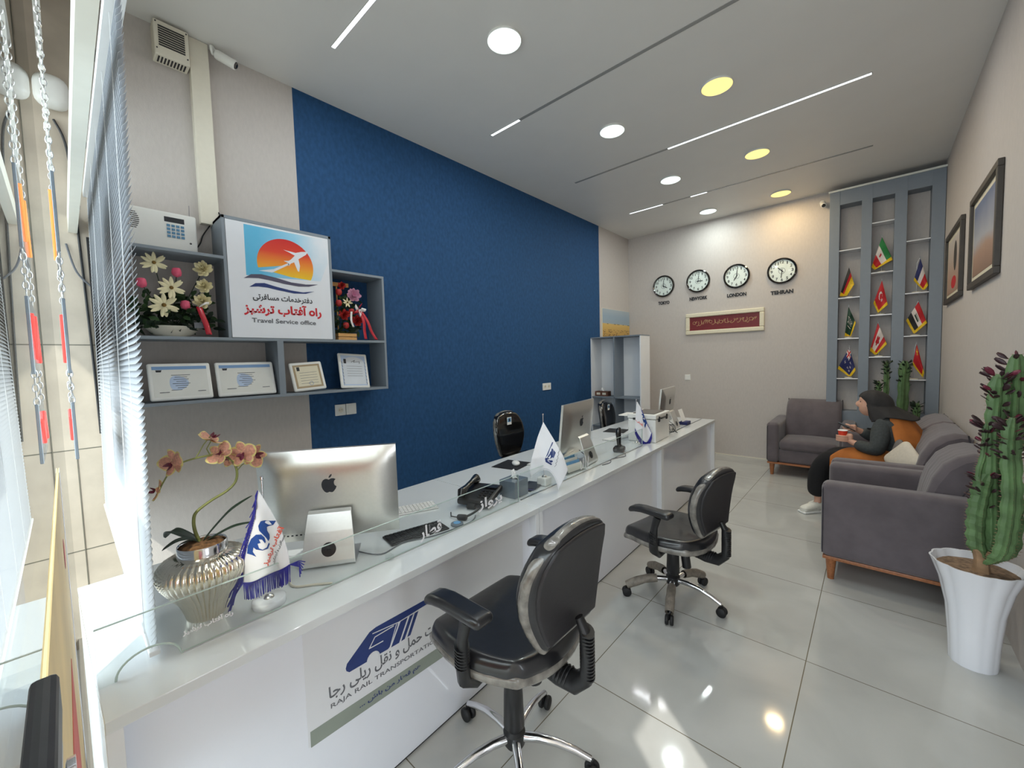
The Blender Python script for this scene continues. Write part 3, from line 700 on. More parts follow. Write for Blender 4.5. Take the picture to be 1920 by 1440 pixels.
# ------------------------------------------------------------------ all-in-one computers
APPLE = [(0, .36), (.07, .40), (.16, .43), (.27, .42), (.37, .36), (.30, .29), (.265, .20), (.265, .10), (.30, 0), (.40, -.08), (.34, -.22), (.25, -.34), (.17, -.41), (.09, -.41), (0, -.375), (-.09, -.41), (-.17, -.41), (-.26, -.34), (-.35, -.20), (-.40, -.04), (-.405, .12), (-.37, .26), (-.30, .36), (-.20, .42), (-.10, .415)]
LEAF = [(0, .46), (.02, .56), (.09, .65), (.18, .70), (.17, .60), (.11, .51)]
def computer(loc, rz, label, tilt=6, sc=1.0):
    # local: screen faces -y, back faces +y
    t = thing('desktop_computer', label, 'computer', loc, rz, 'silver all-in-one computers on the desk')
    t.scale = (sc, sc, sc)
    W, Hh = .528, .385
    body = thing('tmp', None, None)
    ca, sa = math.cos(math.radians(tilt)), math.sin(math.radians(tilt))
    z0 = .068
    def BK(x, z, d):    # point on tilted display; z up the display, d outward (back)
        return (x, -.02+d*ca+z*sa*1.0, z0+z*ca-d*sa)
    bpy.data.objects.remove(body)
    n = 20; vs = []
    def prof(u, v):   # curved back
        x = (u-.5)*W; z = v*Hh
        ed = min(1, min((.5-abs(u-.5))*W, min(v, 1-v)*Hh)/.10); ed = max(0, ed)
        return BK(x, z, .010+.026*math.sin(ed*PI/2))
    g = MB().grid(n, n, prof)
    g.grid(1, 1, lambda u, v: BK((u-.5)*W, v*Hh, -.006))
    for (u0, v0, u1, v1) in ((0, 0, 1, 0), (1, 0, 1, 1), (1, 1, 0, 1), (0, 1, 0, 0)):
        m_ = n
        g.grid(m_, 1, lambda u, v: (lambda p, q: [p[k]*(1-v)+q[k]*v for k in range(3)])(BK((u0+(u1-u0)*u-.5)*W, (v0+(v1-v0)*u)*Hh, -.006), BK((u0+(u1-u0)*u-.5)*W, (v0+(v1-v0)*u)*Hh, .010)))
    dsp = g.build('display_case', 'aluminium', t, smooth=True)
    MB().add([BK((u-.5)*W*.985, .06+v*(Hh-.065), -.0065) for u, v in ((0, 0), (1, 0), (1, 1), (0, 1))], [(0, 1, 2, 3)]).build('screen', 'black_gloss', dsp)
    L = .070; cx, cz = 0.0, Hh*.62
    FB = lambda u, v, q: BK(cx-u*L, cz+v*L, .0365+q)
    MB().poly(APPLE, FB, .0008).poly(LEAF, FB, .0008).build('logo', 'ink', dsp)
    MB().add([BK(x, z, .0150+q) for x, z in ((-.19, Hh-.016), (.20, Hh-.016), (.20, Hh-.0195), (-.19, Hh-.0195)) for q in (0,)]+[], [(0, 1, 2, 3)]).build('vent_slot', 'dark_metal', dsp, solid=.002)
    MB().tube([BK(-.17+.0, .05, .034), BK(-.17, .05, .040)], .0, 6) if 0 else None
    b = MB()
    for k in range(5): b.add([BK(.10+k*.016+a, .035+c, .0330) for a, c in ((0, 0), (.008, 0), (.008, .006), (0, .006))], [(0, 1, 2, 3)])
    b.build('ports', 'ink', dsp)
    # stand: bent aluminium plate
    w1, w2 = .080, .098
    path = [(.045, .205, w1), (.060, .195, w1+.002), (.085, .13, w1+.009), (.105, .07, w1+.014), (.122, .025, w2-.001), (.122, .012, w2), (.112, .005, w2), (.08, .003, w2), (-.06, .003, w2)]
    b = MB(); vs = []; hole = 0
    for (y, z, ww) in path: vs += [(-ww, y, z), (ww, y, z)]
    b.add(vs, [(2*i, 2*i+1, 2*i+3, 2*i+2) for i in range(len(path)-1)])
    st = b.build('stand', 'alu_light', t, smooth=False, solid=.006, bevel=.002)
    b = MB(); c = Vector((0, .1055, .066)); nrm = Vector((0, .95, .30)).normalized(); uu = Vector((1, 0, 0)); vv = nrm.cross(uu)
    b.add([c+nrm*.006+uu*.027*math.cos(a)+vv*.027*math.sin(a) for a in [2*PI*k/24 for k in range(24)]], [tuple(range(24))])
    b.build('cable_hole', 'dark_metal', st)
    MB().tube([(.03, .03, .10), (.02, .08, .06), (0, .118, .07), (-.02, .10, .055), (-.06, .06, .03)], .003, 6).build('power_cord', 'black_plastic', t, smooth=True)
    return t
computer((-1.668, .713, T), math.radians(-124), 'nearest silver all-in-one computer seen from behind, beside the blue-fringed flag')
computer((-1.675, 2.58, T), math.radians(-82), 'middle silver all-in-one computer seen from behind, beside the white flag', sc=1.03)
computer((-1.665, 4.33, T), math.radians(-84), 'farthest silver all-in-one computer, beyond the white box on the desk')

def keyboard(loc, rz, label, base, key, name='keyboard'):
    t = thing(name, label, 'keyboard', loc, rz)
    MB().box(-.14, .14, -.058, .058, 0, .008).build('keyboard_base', base, t, bevel=.003)
    b = MB()
    for r in range(5):
        for c in range(14): b.box(-.134+c*.0193, -.134+c*.0193+.0165, -.052+r*.0213, -.052+r*.0213+.0175, .008, .0115)
    b.build('keys', key, t, bevel=.001, seg=1)
    return t
keyboard((-1.84, 1.20, T), math.radians(-112), 'white keyboard on the near desk beside the computer', 'alu_light', 'key_white')
keyboard((-1.56, 1.045, T), math.radians(-101), 'small black keyboard lying under the shield lettering', 'black_plastic', 'dark_rubber')
t = thing('hand_mirror_puck', 'round blue-grey puck lying behind the glass shield', 'puck', (-1.485, 1.225, T))
t.name = 'card_puck'
MB().lathe([(.0005, 0), (.028, 0), (.031, .004), (.030, .010), (.022, .013), (.0005, .013)], 32).build('puck_body', 'smoked_acrylic', t, smooth=True)
MB().lathe([(.0005, .0131), (.018, .0131), (.017, .0145), (.0005, .0145)], 24).build('puck_top', 'light_blue', t, smooth=True)

# telephone with headset
t = thing('desk_telephone', 'black desk telephone with handset beside the tissue holder', 'telephone', (-1.62, 1.51, T), math.radians(20))
def wedge(p): return [p[0], p[1], p[2]+max(0, (p[0]+.11))*0+(p[1]+.1)*.22]
MB().rbox((0, 0, .026), (.20, .19, .035), .014, 6, warp=wedge).build('phone_base', 'black_plastic', t, smooth=True)
MB().box(.005, .085, .03, .075, .0, .004).at((0, 0, 0)).build('phone_display', 'lcd', t, loc=(0, 0, .079))
b = MB()
for r in range(4):
    for c in range(3): b.cbox((.02+c*.026, .0-r*.02, .070-r*.0044), (.016, .012, .008))
b.build('dial_keys', 'dark_metal', t, bevel=.001)
MB().tube([(-.065, -.10, .058), (-.068, -.085, .082), (-.070, -.03, .092), (-.070, .04, .104), (-.068, .085, .108), (-.065, .10, .092)], [.020, .026, .015, .015, .026, .02], 12).build('handset', 'black_gloss', t, smooth=True)
t = thing('headset', 'black headset lying in front of the telephone', 'headset', (-1.545, 1.345, T), math.radians(-60))
MB().tube([(.075*math.cos(a), .06*math.sin(a), .014+.020*math.sin(a)) for a in [k*PI/14 for k in range(15)]], .006, 8).build('headband', 'black_plastic', t, smooth=True)
for x in (-.075, .075): MB().rbox((x, -.002, .016), (.026, .055, .030), .012, 6).build('ear_pad', 'dark_rubber', t, smooth=True)
MB().tube([(.075, .0, .012), (.05, -.07, .008), (.0, -.09, .008)], .003, 6).build('boom_arm', 'black_plastic', t, smooth=True)
# tissue holder
def tissue(loc, rz, d, m, label, pm='paper', patches=False):
    t = thing('tissue_box', label, 'tissue box', loc, rz)
    MB().cbox((0, 0, d[2]/2), d).build('box_body', m, t, bevel=.004)
    MB().cbox((0, 0, d[2]), (d[0]*.6, d[1]*.15, .002)).build('box_opening', 'ink', t)
    b = MB(); b.grid(8, 6, lambda u, v: ((u-.5)*d[0]*.45*(1-.5*v), .012*math.sin(u*9+v*4)*(1-.3*v), d[2]+v*.055*(1-.5*abs(u-.4))))
    b.build('tissue', pm, t, smooth=True, solid=.0006)
    if patches:
        for x in (-.5, .5): MB().cbox((x*d[0]*.45, -d[1]/2-.0005, d[2]*.5), (d[0]*.28, .001, d[2]*.45)).build('box_label', 'cream_plastic', t)
tissue((-1.56, 1.725, T), math.radians(4), (.115, .13, .098), 'smoked_acrylic', 'smoked grey tissue holder on the desk behind the shield')
t = thing('business_card_stack', 'dark leaflets lying behind the tissue holder', 'leaflets', (-1.58, 1.87, T), .3)
for k in range(3): MB().box(-.05+k*.008, .05+k*.008, -.07+k*.02, .07+k*.02, k*.003, k*.003+.0028).build('leaflet', 'lcd' if k != 1 else 'flag_navy', t)
# mouse pads and mice
def pad(loc, rz, label):
    t = thing('mouse_pad', label, 'mouse pad', loc, rz)
    MB().box(-.11, .11, -.12, .12, 0, .003).build('pad_sheet', 'dark_rubber', t, bevel=.001)
def mouse(loc, rz, label):
    t = thing('computer_mouse', label, 'mouse', loc, rz)
    MB().ball((0, 0, .010), (.030, .052, .018), 20, 10).build('mouse_shell', 'white_plastic', t, smooth=True)
    MB().box(-.0008, .0008, .012, .048, .0262, .0275).build('mouse_seam', 'ink_grey', t)
pad((-2.02, 2.22, T), .2, 'black mouse pad in front of the chair on the blue wall side')
mouse((-2.00, 2.24, T+.003), .9, 'white mouse on the black mouse pad nearest the blue wall chair')
pad((-2.06, 3.95, T), .2, 'black mouse pad beyond the middle computer, near the white box')
keyboard((-1.88, 2.42, T), math.radians(-85), 'white keyboard in front of the middle computer', 'alu_light', 'key_white')
keyboard((-1.86, 3.55, T), math.radians(-95), 'white keyboard left of the white box', 'alu_light', 'key_white')

# leaflet holder with blue cards
t = thing('leaflet_holder', 'clear holder with blue leaflets beside the middle computer', 'leaflet holder', (-1.56, 2.33, T), DA-.1)
MB().box(-.04, .04, -.10, .12, 0, .004).box(.036, .040, -.10, .12, .004, .05).box(-.04, -.036, -.10, .12, .004, .10).build('holder_tray', 'acrylic', t)
for k in range(4):
    b = MB().use('light_blue' if k % 2 == 0 else 'cert_paper').add([(-.03+k*.016, -.09+.01*k, .006), (-.03+k*.016, .10+.005*k, .006), (-.05+k*.016, .10+.005*k, .10-k*.016), (-.05+k*.016, -.09+.01*k, .10-k*.016)], [(0, 1, 2, 3)])
    b.build('leaflet', None, t, solid=.0015)
# second holder beside the farthest computer
t = thing('card_holder', 'white card stand on a dark blue base beyond the farthest computer', 'card stand', (-1.62, 4.76, T), DA)
MB().box(-.04, .05, -.07, .07, 0, .035).build('stand_base', 'flag_navy', t, bevel=.004)
b = MB().use('paper').add([(.0, -.065, .03), (.0, .065, .03), (-.05, .065, .17), (-.05, -.065, .17)], [(0, 1, 2, 3)]).use('orchid_petal').add([(-.0255, -.02, .10), (-.0255, .03, .10), (-.0395, .03, .14), (-.0395, -.02, .14)], [(0, 1, 2, 3)])
b.build('card', None, t, solid=.002)
# cordless scanner on its cradle
t = thing('phone_cradle', 'black handheld scanner standing in its cradle by the far shield', 'scanner', (-1.58, 3.08, T), .3)
MB().rbox((0, 0, .022), (.09, .10, .044), .014, 6).build('cradle_base', 'black_plastic', t, smooth=True)
MB().tube([(0, -.05, .035), (0, .06, .035)], .016, 12).build('cradle_roller', 'dark_rubber', t, smooth=True)
MB().tube([(0, 0, .04), (-.004, 0, .10), (-.006, 0, .15), (0, 0, .19), (.004, 0, .205)], [.018, .021, .024, .022, .008], 14, flat=.8).build('scanner_body', 'black_gloss', t, smooth=True)
cable('cable', [(-1.50, 3.03, T+.004), (-1.475, 2.98, T+.004), (-1.46, 2.93, T+.004), (-1.50, 2.80, T+.004), (-1.46, 2.70, T+.004), (-1.47, 2.60, T+.004)], .003, 'ink_grey', 'grey cable on the desk between scanner and middle computer')
cable('cable', [(-1.62, .52, T+.004), (-1.53, .50, T+.004), (-1.475, .56, T+.004), (-1.44, .60, T+.004)], .004, 'cream_plastic', 'cream cable on the desk by the nearest computer base')
cable('cable', [(-1.60, .78, T+.004), (-1.50, .83, T+.004), (-1.52, .95, T+.004), (-1.47, 1.08, T+.004), (-1.455, 1.28, T+.004), (-1.50, 1.36, T+.004)], .0025, 'ink_grey', 'thin grey cable along the near glass shield')
# white appliance with clasps
t = thing('storage_box', 'white box with dark clasps on the far part of the desk', 'box', (-1.61, 3.755, T+.0012), math.radians(4))
MB().box(-.13, .13, -.20, .20, 0, .21).build('box_body', 'white_plastic', t, bevel=.006)
MB().box(-.135, .135, -.205, .205, .215, .255).build('box_lid', 'white_plastic', t, bevel=.006)
MB().box(-.10, .10, -.15, .15, .255, .262).build('lid_panel', 'cushion_grey', t, bevel=.002)
MB().box(-.23, -.135, -.19, .02, .228, .238).build('side_flap', 'white_plastic', t, bevel=.003)
for x, y in ((.136, -.12), (.136, .10)): MB().rbox((x, y, .21), (.014, .03, .05), .005, 5).build('clasp', 'black_plastic', t, smooth=True)
MB().rbox((-.06, -.206, .212), (.04, .012, .02), .005, 5).build('clasp', 'black_plastic', t, smooth=True)
MB().rbox((.141, -.01, .213), (.014, .14, .012), .005, 5).build('handle', 'black_plastic', t, smooth=True)
b = MB()
for k in range(3): b.tube([(.03*math.cos(a)+.01*k, .0+.01*k, .05+.04*math.sin(a)) for a in [2*PI*i/16 for i in range(17)]], .003, 5, caps=False)
b.tube([(.03, 0, .05), (.06, .05, .004), (.0, .12, .004)], .003, 5)
tag(b.build('cable_coil', 'black_plastic', smooth=True, loc=(-1.53, 4.07, T+.008)), 'coil of black cables between the white box and farthest computer', 'cable')

# ================================================================== office chairs
def office_chair(loc, rz, label, wrap=(), back_only=False, hz=0, spin=0, arms=True, glossy=False, card=False):
    # local: chair faces +y
    t = thing('office_chair', label, 'chair', loc, rz, 'black swivel office chairs')
    SM = 'black_gloss' if glossy else 'leather'
    for k in range(5):
        a = spin+2*PI*k/5; c, s = math.cos(a), math.sin(a)
        P = [(c*r, s*r, z) for r, z in ((.035, .125), (.09, .128), (.16, .120), (.23, .098), (.285, .072))]
        lg = MB().tube(P, [.017, .016, .0145, .013, .012], 12).build('leg', 'chrome', t, smooth=True)
        if k in wrap:
            b = MB(); Q = [(c*r, s*r, z) for r, z in ((.10, .127), (.14, .123), (.18, .115), (.22, .102), (.26, .085), (.29, .07))]
            b.tube(Q, [.024, .027, .025, .028, .026, .024], 12, caps=False).build('leg_sleeve', 'leg_wrap', lg, smooth=True)
        b = MB(); x, y = c*.29, s*.29
        for d in (-.014, .014):
            px, py = x-s*d, y+c*d
            b.at((px, py, .028), (PI/2, 0, a+PI if 0 else a)).lathe([(.0005, -.009), (.024, -.009), (.028, -.005), (.028, .005), (.024, .009), (.0005, .009)], 20)
        cs = b.build('caster', 'dark_rubber', t, smooth=True)
        MB().box(-.012, .012, -.003, .003, .03, .066).build('caster_hood', 'black_plastic', cs, loc=(x, y, 0))
    MB().lathe([(.0005, .09), (.034, .09), (.040, .10), (.042, .145), (.030, .155), (.031, .16), (.040, .17), (.036, .30), (.030, .38), (.0005, .38)], 24).build('gas_column', 'black_plastic', t, smooth=True)
    MB().lathe([(.014, .30), (.014, .42+hz)], 16).build('piston', 'chrome', t, smooth=True)
    MB().box(-.10, .10, -.12, .10, .405+hz, .435+hz).build('seat_plate', 'black_plastic', t, bevel=.008)
    MB().tube([(.05, -.03, .40+hz), (.055, -.05, .34+hz), (.06, -.06, .25+hz)], [.022, .027, .027], 14).build('tilt_housing', 'black_plastic', t, smooth=True)
    SZ = .475+hz
    def seatwarp(p):
        x, y, z = p; hx_, hy_ = .245, .235; yc = y-.01; kx = math.sqrt(max(.1, 1-.30*min(1, (yc/hy_)**2))); ky = math.sqrt(max(.1, 1-.30*min(1, (x/hx_)**2)))
        w = (1-.10*max(0, (-y)/.23)**2)*kx; y = .01+yc*ky
        z2 = z-.03*max(0, (y-.12)/.12)**2+(.012*(abs(x)/.23)**2)
        return [x*w, y, z2]
    MB().rbox((0, .01, SZ), (.52, .50, .088), .042, 12, warp=seatwarp).build('seat', SM, t, smooth=True, sub=1)
    b = MB().rbox((0, .01, SZ-.022), (.527, .507, .042), .02, 12, warp=seatwarp).build('seat_edge_wrap', 'plastic_wrap', t, smooth=True)
    # backrest
    BB, BT = (SZ+.03, SZ+.49) if glossy else (SZ+.085, SZ+.475)
    def bw(p):
        x, y, z = p; v = (z-BB)/(BT-BB)
        vv = min(1, max(0, v)); tt = max(0, (vv-.52)/.50)
        w = (.66+.38*math.sin(vv/.52*PI/2)) if vv < .52 else 1.04*math.sqrt(max(.02, 1-.80*tt**2.6))
        z -= .05*(abs(x)/.2)**2*max(0, vv-.6)
        yy = y-.24-.05*v+.03*math.sin(v*PI)
        return [x*w, yy, z]
    bk = MB().rbox((0, 0, (BB+BT)/2), (.41, .075, BT-BB), .036, 12, warp=bw).build('backrest', SM, t, smooth=True, sub=1)
    MB().rbox((0, -.036, (BB+BT)/2), (.355, .022, BT-BB-.06), .010, 12, warp=bw).build('back_panel', 'leather_panel', bk, smooth=True)
    MB().rbox((0, -.004, (BB+BT)/2), (.419, .040, BT-BB+.008), .018, 12, warp=bw).build('backrest_edge_wrap', 'plastic_wrap', bk, smooth=True)
    b = MB().tube([(0, -.06, SZ-.055), (0, -.22, SZ-.075), (0, -.285, SZ-.07), (0, -.325, SZ-.03), (0, -.330, SZ+.05), (0, -.322, SZ+.12), (0, -.30, SZ+.16)], [.034, .036, .036, .036, .034, .03, .022], 14, flat=.62)
    for k in range(14): b.tube([(0, -.329, SZ-.02+k*.011), (0, -.3295, SZ-.015+k*.011)], .036, 14, flat=.66)
    for k in range(9): b.tube([(0, -.15-k*.013, SZ-.068), (0, -.154-k*.013, SZ-.0685)], .037, 14, flat=.66)
    b.build('back_support', 'black_plastic', t, smooth=True)
    if arms:
        for sgn in (-1, 1):
            X = .27*sgn
            ar = MB().tube([(.12*sgn, -.02, .415+hz), (.22*sgn, -.03, .42+hz), (.262*sgn, -.03, .45+hz), (X, -.03, .52+hz), (X, -.04, .60+hz), (X, -.06, .665+hz)], [.020, .028, .034, .032, .024, .028], 12, flat=.70)
            for k in range(7): ar.tube([(X-.002*sgn, -.03, .50+hz+k*.010), (X-.002*sgn, -.0305, .504+hz+k*.010)], .035, 12, flat=.72)
            ar = ar.build('armrest', 'black_plastic', t, smooth=True)
            MB().rbox((X, -.015, .69+hz), (.078, .27, .036), .018, 10, warp=lambda p: [p[0], p[1], p[2]-.03*max(0, (p[1]-.02)/.12)**2]).build('arm_pad', SM, ar, smooth=True)
    if card:
        MB().use('paper').box(-.032, .032, -.0, .0008, -.06, .05).use('light_blue').box(-.026, .026, .0008, .0012, .0, .04).use('ink').box(-.012, .008, .0012, .0016, .005, .035).build('swing_tag', None, t, loc=(.02, -.215, BT-.11))
    return t
office_chair((-.995, 1.065, 0), math.radians(90), 'nearest black swivel chair with chrome legs, seen from behind', spin=math.radians(-90-40), hz=.085)
office_chair((-.935, 2.535, 0), math.radians(80), 'black swivel chair with paper-wrapped legs in front of the middle desk', wrap=(1, 2, 3, 4), spin=math.radians(-80-2), hz=-.045)
office_chair((-2.60, 3.08, 0), math.radians(-92), 'shrink-wrapped black chair behind the desk against the blue wall', glossy=True, card=True, arms=False, hz=.06)
office_chair((-2.53, 5.08, 0), math.radians(-86), 'shrink-wrapped black chair behind the desk before the open bookcase', glossy=True, card=True, arms=False, hz=.0)

# ================================================================== bookcase and picture in the back left corner
t = thing('bookcase', 'white and grey open bookcase in the back left corner', 'bookcase', (-3.283, 5.49, 0))
W = .815; D = .31; Hb = 1.875
def bp(name, m, *q): return MB().box(*q).build(name, m, t, bevel=.001)
bp('side_panel', 'white_mdf', 0, .018, 0, D, 0, Hb-.018); bp('side_panel', 'white_mdf', W-.018, W, 0, D, 0, Hb-.018)
bp('top_board', 'grey_frame', 0, W, 0, D, Hb-.018, Hb); bp('back_panel', 'white_mdf', .018, W-.018, D-.008, D-.001, .05, Hb-.018)
bp('divider', 'grey_frame', .385, .403, .0, D-.008, .05, Hb-.018)
for z in (.50, .945): bp('shelf_board', 'grey_frame', .018, W-.018, .0, D-.008, z, z+.018)
bp('base_board', 'white_mdf', .018, W-.018, .0, D-.008, .03, .05)
tissue((-3.15, 5.62, .963), 0, (.22, .11, .075), 'tissue_brown', 'brown tissue box with pale labels on the bookcase shelf', patches=True)
t = thing('landscape_picture', 'unframed landscape picture of a dry yellow field by the back left corner', 'picture', (XL, 5.84, 1.60))
MB().box(.001, .018, 0, .965, 0, .76).build('canvas', 'ivory_ceramic', t)
gradmat('field_print', [(0, lin(146, 110, 50)), (.50, lin(196, 156, 84)), (.68, lin(214, 180, 104)), (.70, lin(150, 168, 182)), (.85, lin(150, 170, 188)), (1, lin(170, 182, 190))], 2, 0, .76, .02)
b = MB().use('field_print').box(.0185, .019, .004, .961, .004, .756)
b.use('frame_brown')
for k in range(110):
    y = random.uniform(.02, .93); z = random.uniform(.27, .42); b.box(.0190, .0193, y, y+random.uniform(.01, .03), z, z+.008)
for k in range(9):
    y = random.uniform(.1, .9); b.box(.0190, .0193, y, y+random.uniform(.02, .08), .51, .518)
b.build('picture_print', None, t)

# ================================================================== clocks and calligraphy on the back wall
def BW(x0, z0, k=0, d=0): return lambda u, v, q: (x0+u, YB-d-.0005*k-q, z0+v)
def clock(x, z, r, hh, mm, city, label):
    t = thing('wall_clock', label, 'clock', (x, YB, z), 0, 'round world clocks on the back wall')
    MB().at((0, 0, 0), (PI/2, 0, 0)).lathe([(r*.86, .004), (r*.86, .030), (r*.93, .036), (r, .028), (r, .0), (r*.86, .0)], 48).build('clock_rim', 'black_gloss', t, smooth=True)
    MB().at((0, 0, 0), (PI/2, 0, 0)).lathe([(.0005, .0), (r*.87, .0), (r*.87, .016), (.0005, .016)], 48).build('clock_face', 'clock_face', t)
    F = lambda u, v, q: (u, -.0165-q, v)
    b = MB()
    for k in range(1, 13):
        a = math.radians(90-30*k); cx, cz = r*.69*math.cos(a), r*.69*math.sin(a); w_ = r*(.14 if k < 10 else .25)
        b.text(str(k), F, cx-w_/2*(0.5 if k == 1 else 1), cx+w_/2*(.5 if k == 1 else 1), cz-r*.11, r*.22, .02)
    b.build('numerals', 'ink', t)
    b = MB()
    for ang, L, wd in ((math.radians(90-30*(hh+mm/60)), r*.36, .012), (math.radians(90-6*mm), r*.52, .009)):
        b.stroke([(-.02*math.cos(ang), -.02*math.sin(ang)), (L*math.cos(ang), L*math.sin(ang))], wd, lambda u, v, q: (u, -.0185-q, v), .001)
    b.stroke([(r*.22*math.cos(q), r*.22*math.sin(q)) for q in [k*PI/10 for k in range(20)]], .0035, lambda u, v, q: (u, -.0168-q, v), .0004, closed=True)
    b.build('clock_hands', 'ink', t)
    return t
clk = [(-2.65, 2.727, .178, 4, 0, 'TOKYO', 'round black-rimmed clock above the word TOKYO'), (-2.10, 2.73, .178, 3, 1, 'NEWYORK', 'round black-rimmed clock above the word NEWYORK'),
       (-1.555, 2.722, .178, 7, 1, 'LONDON', 'round black-rimmed clock above the word LONDON'), (-.985, 2.705, .178, 10, 31, 'TEHRAN', 'round black-rimmed clock above the word TEHRAN')]
for c in clk: clock(*c)
for (x, z, r, _, _, city, _), (zz, w_) in zip(clk, ((2.445, .19), (2.455, .27), (2.44, .26), (2.405, .27))):
    tag(MB().text(city, BW(x, zz-.02), -w_/2, w_/2, 0, .055, .06, .008).build('wall_lettering', 'ink'), 'raised black letters %s under its clock' % city, 'lettering', 'city names under the clocks')
t = thing('calligraphy_frame', 'long ivory frame with gold calligraphy on dark red', 'picture frame', (-2.29, YB, 1.89))
FW, FH = 1.10, .335
b = MB()
for (x0, x1, z0, z1) in ((0, FW, 0, .062), (0, FW, FH-.062, FH), (0, .062, .062, FH-.062), (FW-.062, FW, .062, FH-.062)): b.box(x0, x1, -.035, -.001, z0, z1)
b.build('frame_moulding', 'frame_ivory', t, bevel=.012)
MB().box(.05, FW-.05, -.014, -.002, .05, FH-.05).build('picture_panel', 'crimson', t)
b = MB(); F = lambda u, v, q: (u, -.0145-q, v)
rr = random.Random(3)
x = .11
while x < .97:
    kk = rr.random(); h0 = .145+rr.random()*.02; w0 = .028+.03*rr.random()
    if kk < .35: b.stroke([(x+w0/2+w0/2*math.cos(q), h0+.025+.022*math.sin(q)) for q in [j*PI/6 for j in range(12)]], .0045, F, closed=rr.random() < .5)
    elif kk < .6: b.stroke([(x, h0+.06), (x+.004, h0+.005), (x+w0, h0), (x+w0+.006, h0+.022)], .005, F)
    elif kk < .8: b.stroke([(x, h0+.01), (x+w0*.5, h0+.055), (x+w0*1.1, h0+.06), (x+w0*.6, h0+.03)], .0045, F)
    else: b.stroke([(x, h0-.01), (x+w0*.4, h0-.018), (x+w0, h0+.01), (x+w0*.9, h0+.05)], .005, F)
    x += w0*.82
b.build('calligraphy', 'gold_thread', t)

# ================================================================== flag shelf
FX0, FX1, FY = -.457, .556, YB-.2
t = thing('flag_shelf', 'tall grey frame shelf with three columns of niches on the back wall', 'shelf', (0, 0, 0))
cols = [(-.355, -.148), (-.050, .146), (.252, .448)]
def fp(name, m, *q): return MB().box(*q).build(name, m, t, bevel=.002)
xs = [FX0]+[v for c in cols for v in c]+[FX1]
for k in range(0, 8, 2): fp('post', 'grey_frame', xs[k], xs[k+1], FY, YB-.002, 0.0, 3.555)
fp('top_rail', 'grey_frame', FX0+.002, FX1-.002, FY+.002, YB-.002, 3.385, 3.555); fp('bottom_rail', 'grey_frame', FX0+.002, FX1-.002, FY+.002, YB-.002, .60, .80)
SH = [(2.824, 2.232, 1.722, 1.216), (3.093, 2.499, 1.990, 1.482), (2.814, 2.214, 1.718, 1.205)]
for c, zs in zip(cols, SH):
    for z in zs: fp('shelf_board', 'white_mdf', c[0], c[1], FY+.002, YB-.01, z-.012, z)

FC = {'black': 'flag_black', 'red': 'flag_red', 'gold': 'flag_gold', 'white': 'flag_cream', 'green': 'flag_green', 'dg': 'flag_darkgreen', 'navy': 'flag_navy'}
def star(u, v, cu, cv, r):
    du, dv = (u-cu), (v-cv); d = math.hypot(du, dv); a = math.atan2(dv, du)
    return d < r*(.55+.45*math.cos(5*a))
def f_de(u, v): return 'black' if u < .34 else 'red' if u < .62 else 'gold'
def f_sa(u, v): return 'white' if (.25 < v < .55 and (int(u*24)*7+int(v*18)*5) % 4 == 0 and .2 < u < .8) or (abs(v-.66) < .03 and .25 < u < .75) else 'dg'
def f_au(u, v):
    if u < .42 and v < .34: return 'red' if abs(u/.42-.5) < .10 or abs(v/.34-.5) < .10 else 'white' if abs(u/.42-.5) < .22 or abs(v/.34-.5) < .22 or abs(u/.42-v/.34) < .1 else 'navy'
    return 'white' if any(star(u, v, a, b_, .07) for a, b_ in ((.25, .6), (.6, .3), (.75, .5), (.6, .7), (.8, .75))) else 'navy'
def f_ir(u, v): return 'green' if v < .33 else 'white' if v < .67 and not (abs(u-.45) < .07 and abs(v-.5) < .09) else 'red'
def f_tr(u, v): return 'white' if (math.hypot(u-.42, v-.45) < .19 and math.hypot(u-.47, v-.45) > .15) or star(u, v, .66, .45, .1) else 'red'
def f_ca(u, v):
    if u < .22 or u > .74: return 'red'
    du, dv = (u-.48)/.20, (v-.5)/.26; d = math.hypot(du, dv); a = math.atan2(dv, du)
    return 'red' if d < .55+.4*abs(math.cos(2.5*a)) else 'white'
def f_fr(u, v): return 'navy' if u < .34 else 'white' if u < .66 else 'red'
def f_iq(u, v): return 'red' if v < .34 else 'black' if v > .67 else ('dg' if (.3 < u < .75 and (int(u*26)*3+int(v*26)) % 3) and abs(v-.5) < .09 else 'white')
def f_cn(u, v): return 'gold' if star(u, v, .18, .25, .14) else 'red'
def table_flag(name, label, pts, base_z, fn, xp):
    # pts: apex, right, bottom, left as (x, z)
    t = thing('table_flag', label, 'flag', (xp, FY+.075, base_z), 0, 'small national flags on the grey shelf')
    MB().lathe([(.0005, 0), (.040, 0), (.040, .010), (.034, .014), (.0005, .014)], 24).build('flag_base', 'cream_plastic', t, smooth=True)
    A, B, C_, D_ = [((x-xp), z-base_z) for x, z in pts]
    top = A[1]+.015
    MB().tube([(0, 0, .012), (0, 0, max(.1, top-.06)), (A[0], 0, top)], .0028, 8).ball((A[0], 0, top+.004), .006, 8, 6).build('flag_pole', 'brushed_metal', t, smooth=True)
    lo = .025
    def fs(u, v):
        x = (A[0]*(1-u)+B[0]*u)*(1-v)+(D_[0]*(1-u)+C_[0]*u)*v; z = (A[1]*(1-u)+B[1]*u)*(1-v)+(D_[1]*(1-u)+C_[1]*u)*v
        k = min(1, (u+v)*2)
        return (x, -.035-.012*k*math.sin(6*u+2*v)-.018*u*(1-v)-.010*math.sin(5*v)*k, max(lo, z))
    def mf(u, v):
        if u > .86 or v > .86: return 'flag_gold'
        return FC[fn(u/.86, v/.86)]
    MB().grid(36, 36, fs, mf).build('flag_cloth', None, t, smooth=True, solid=.0008)
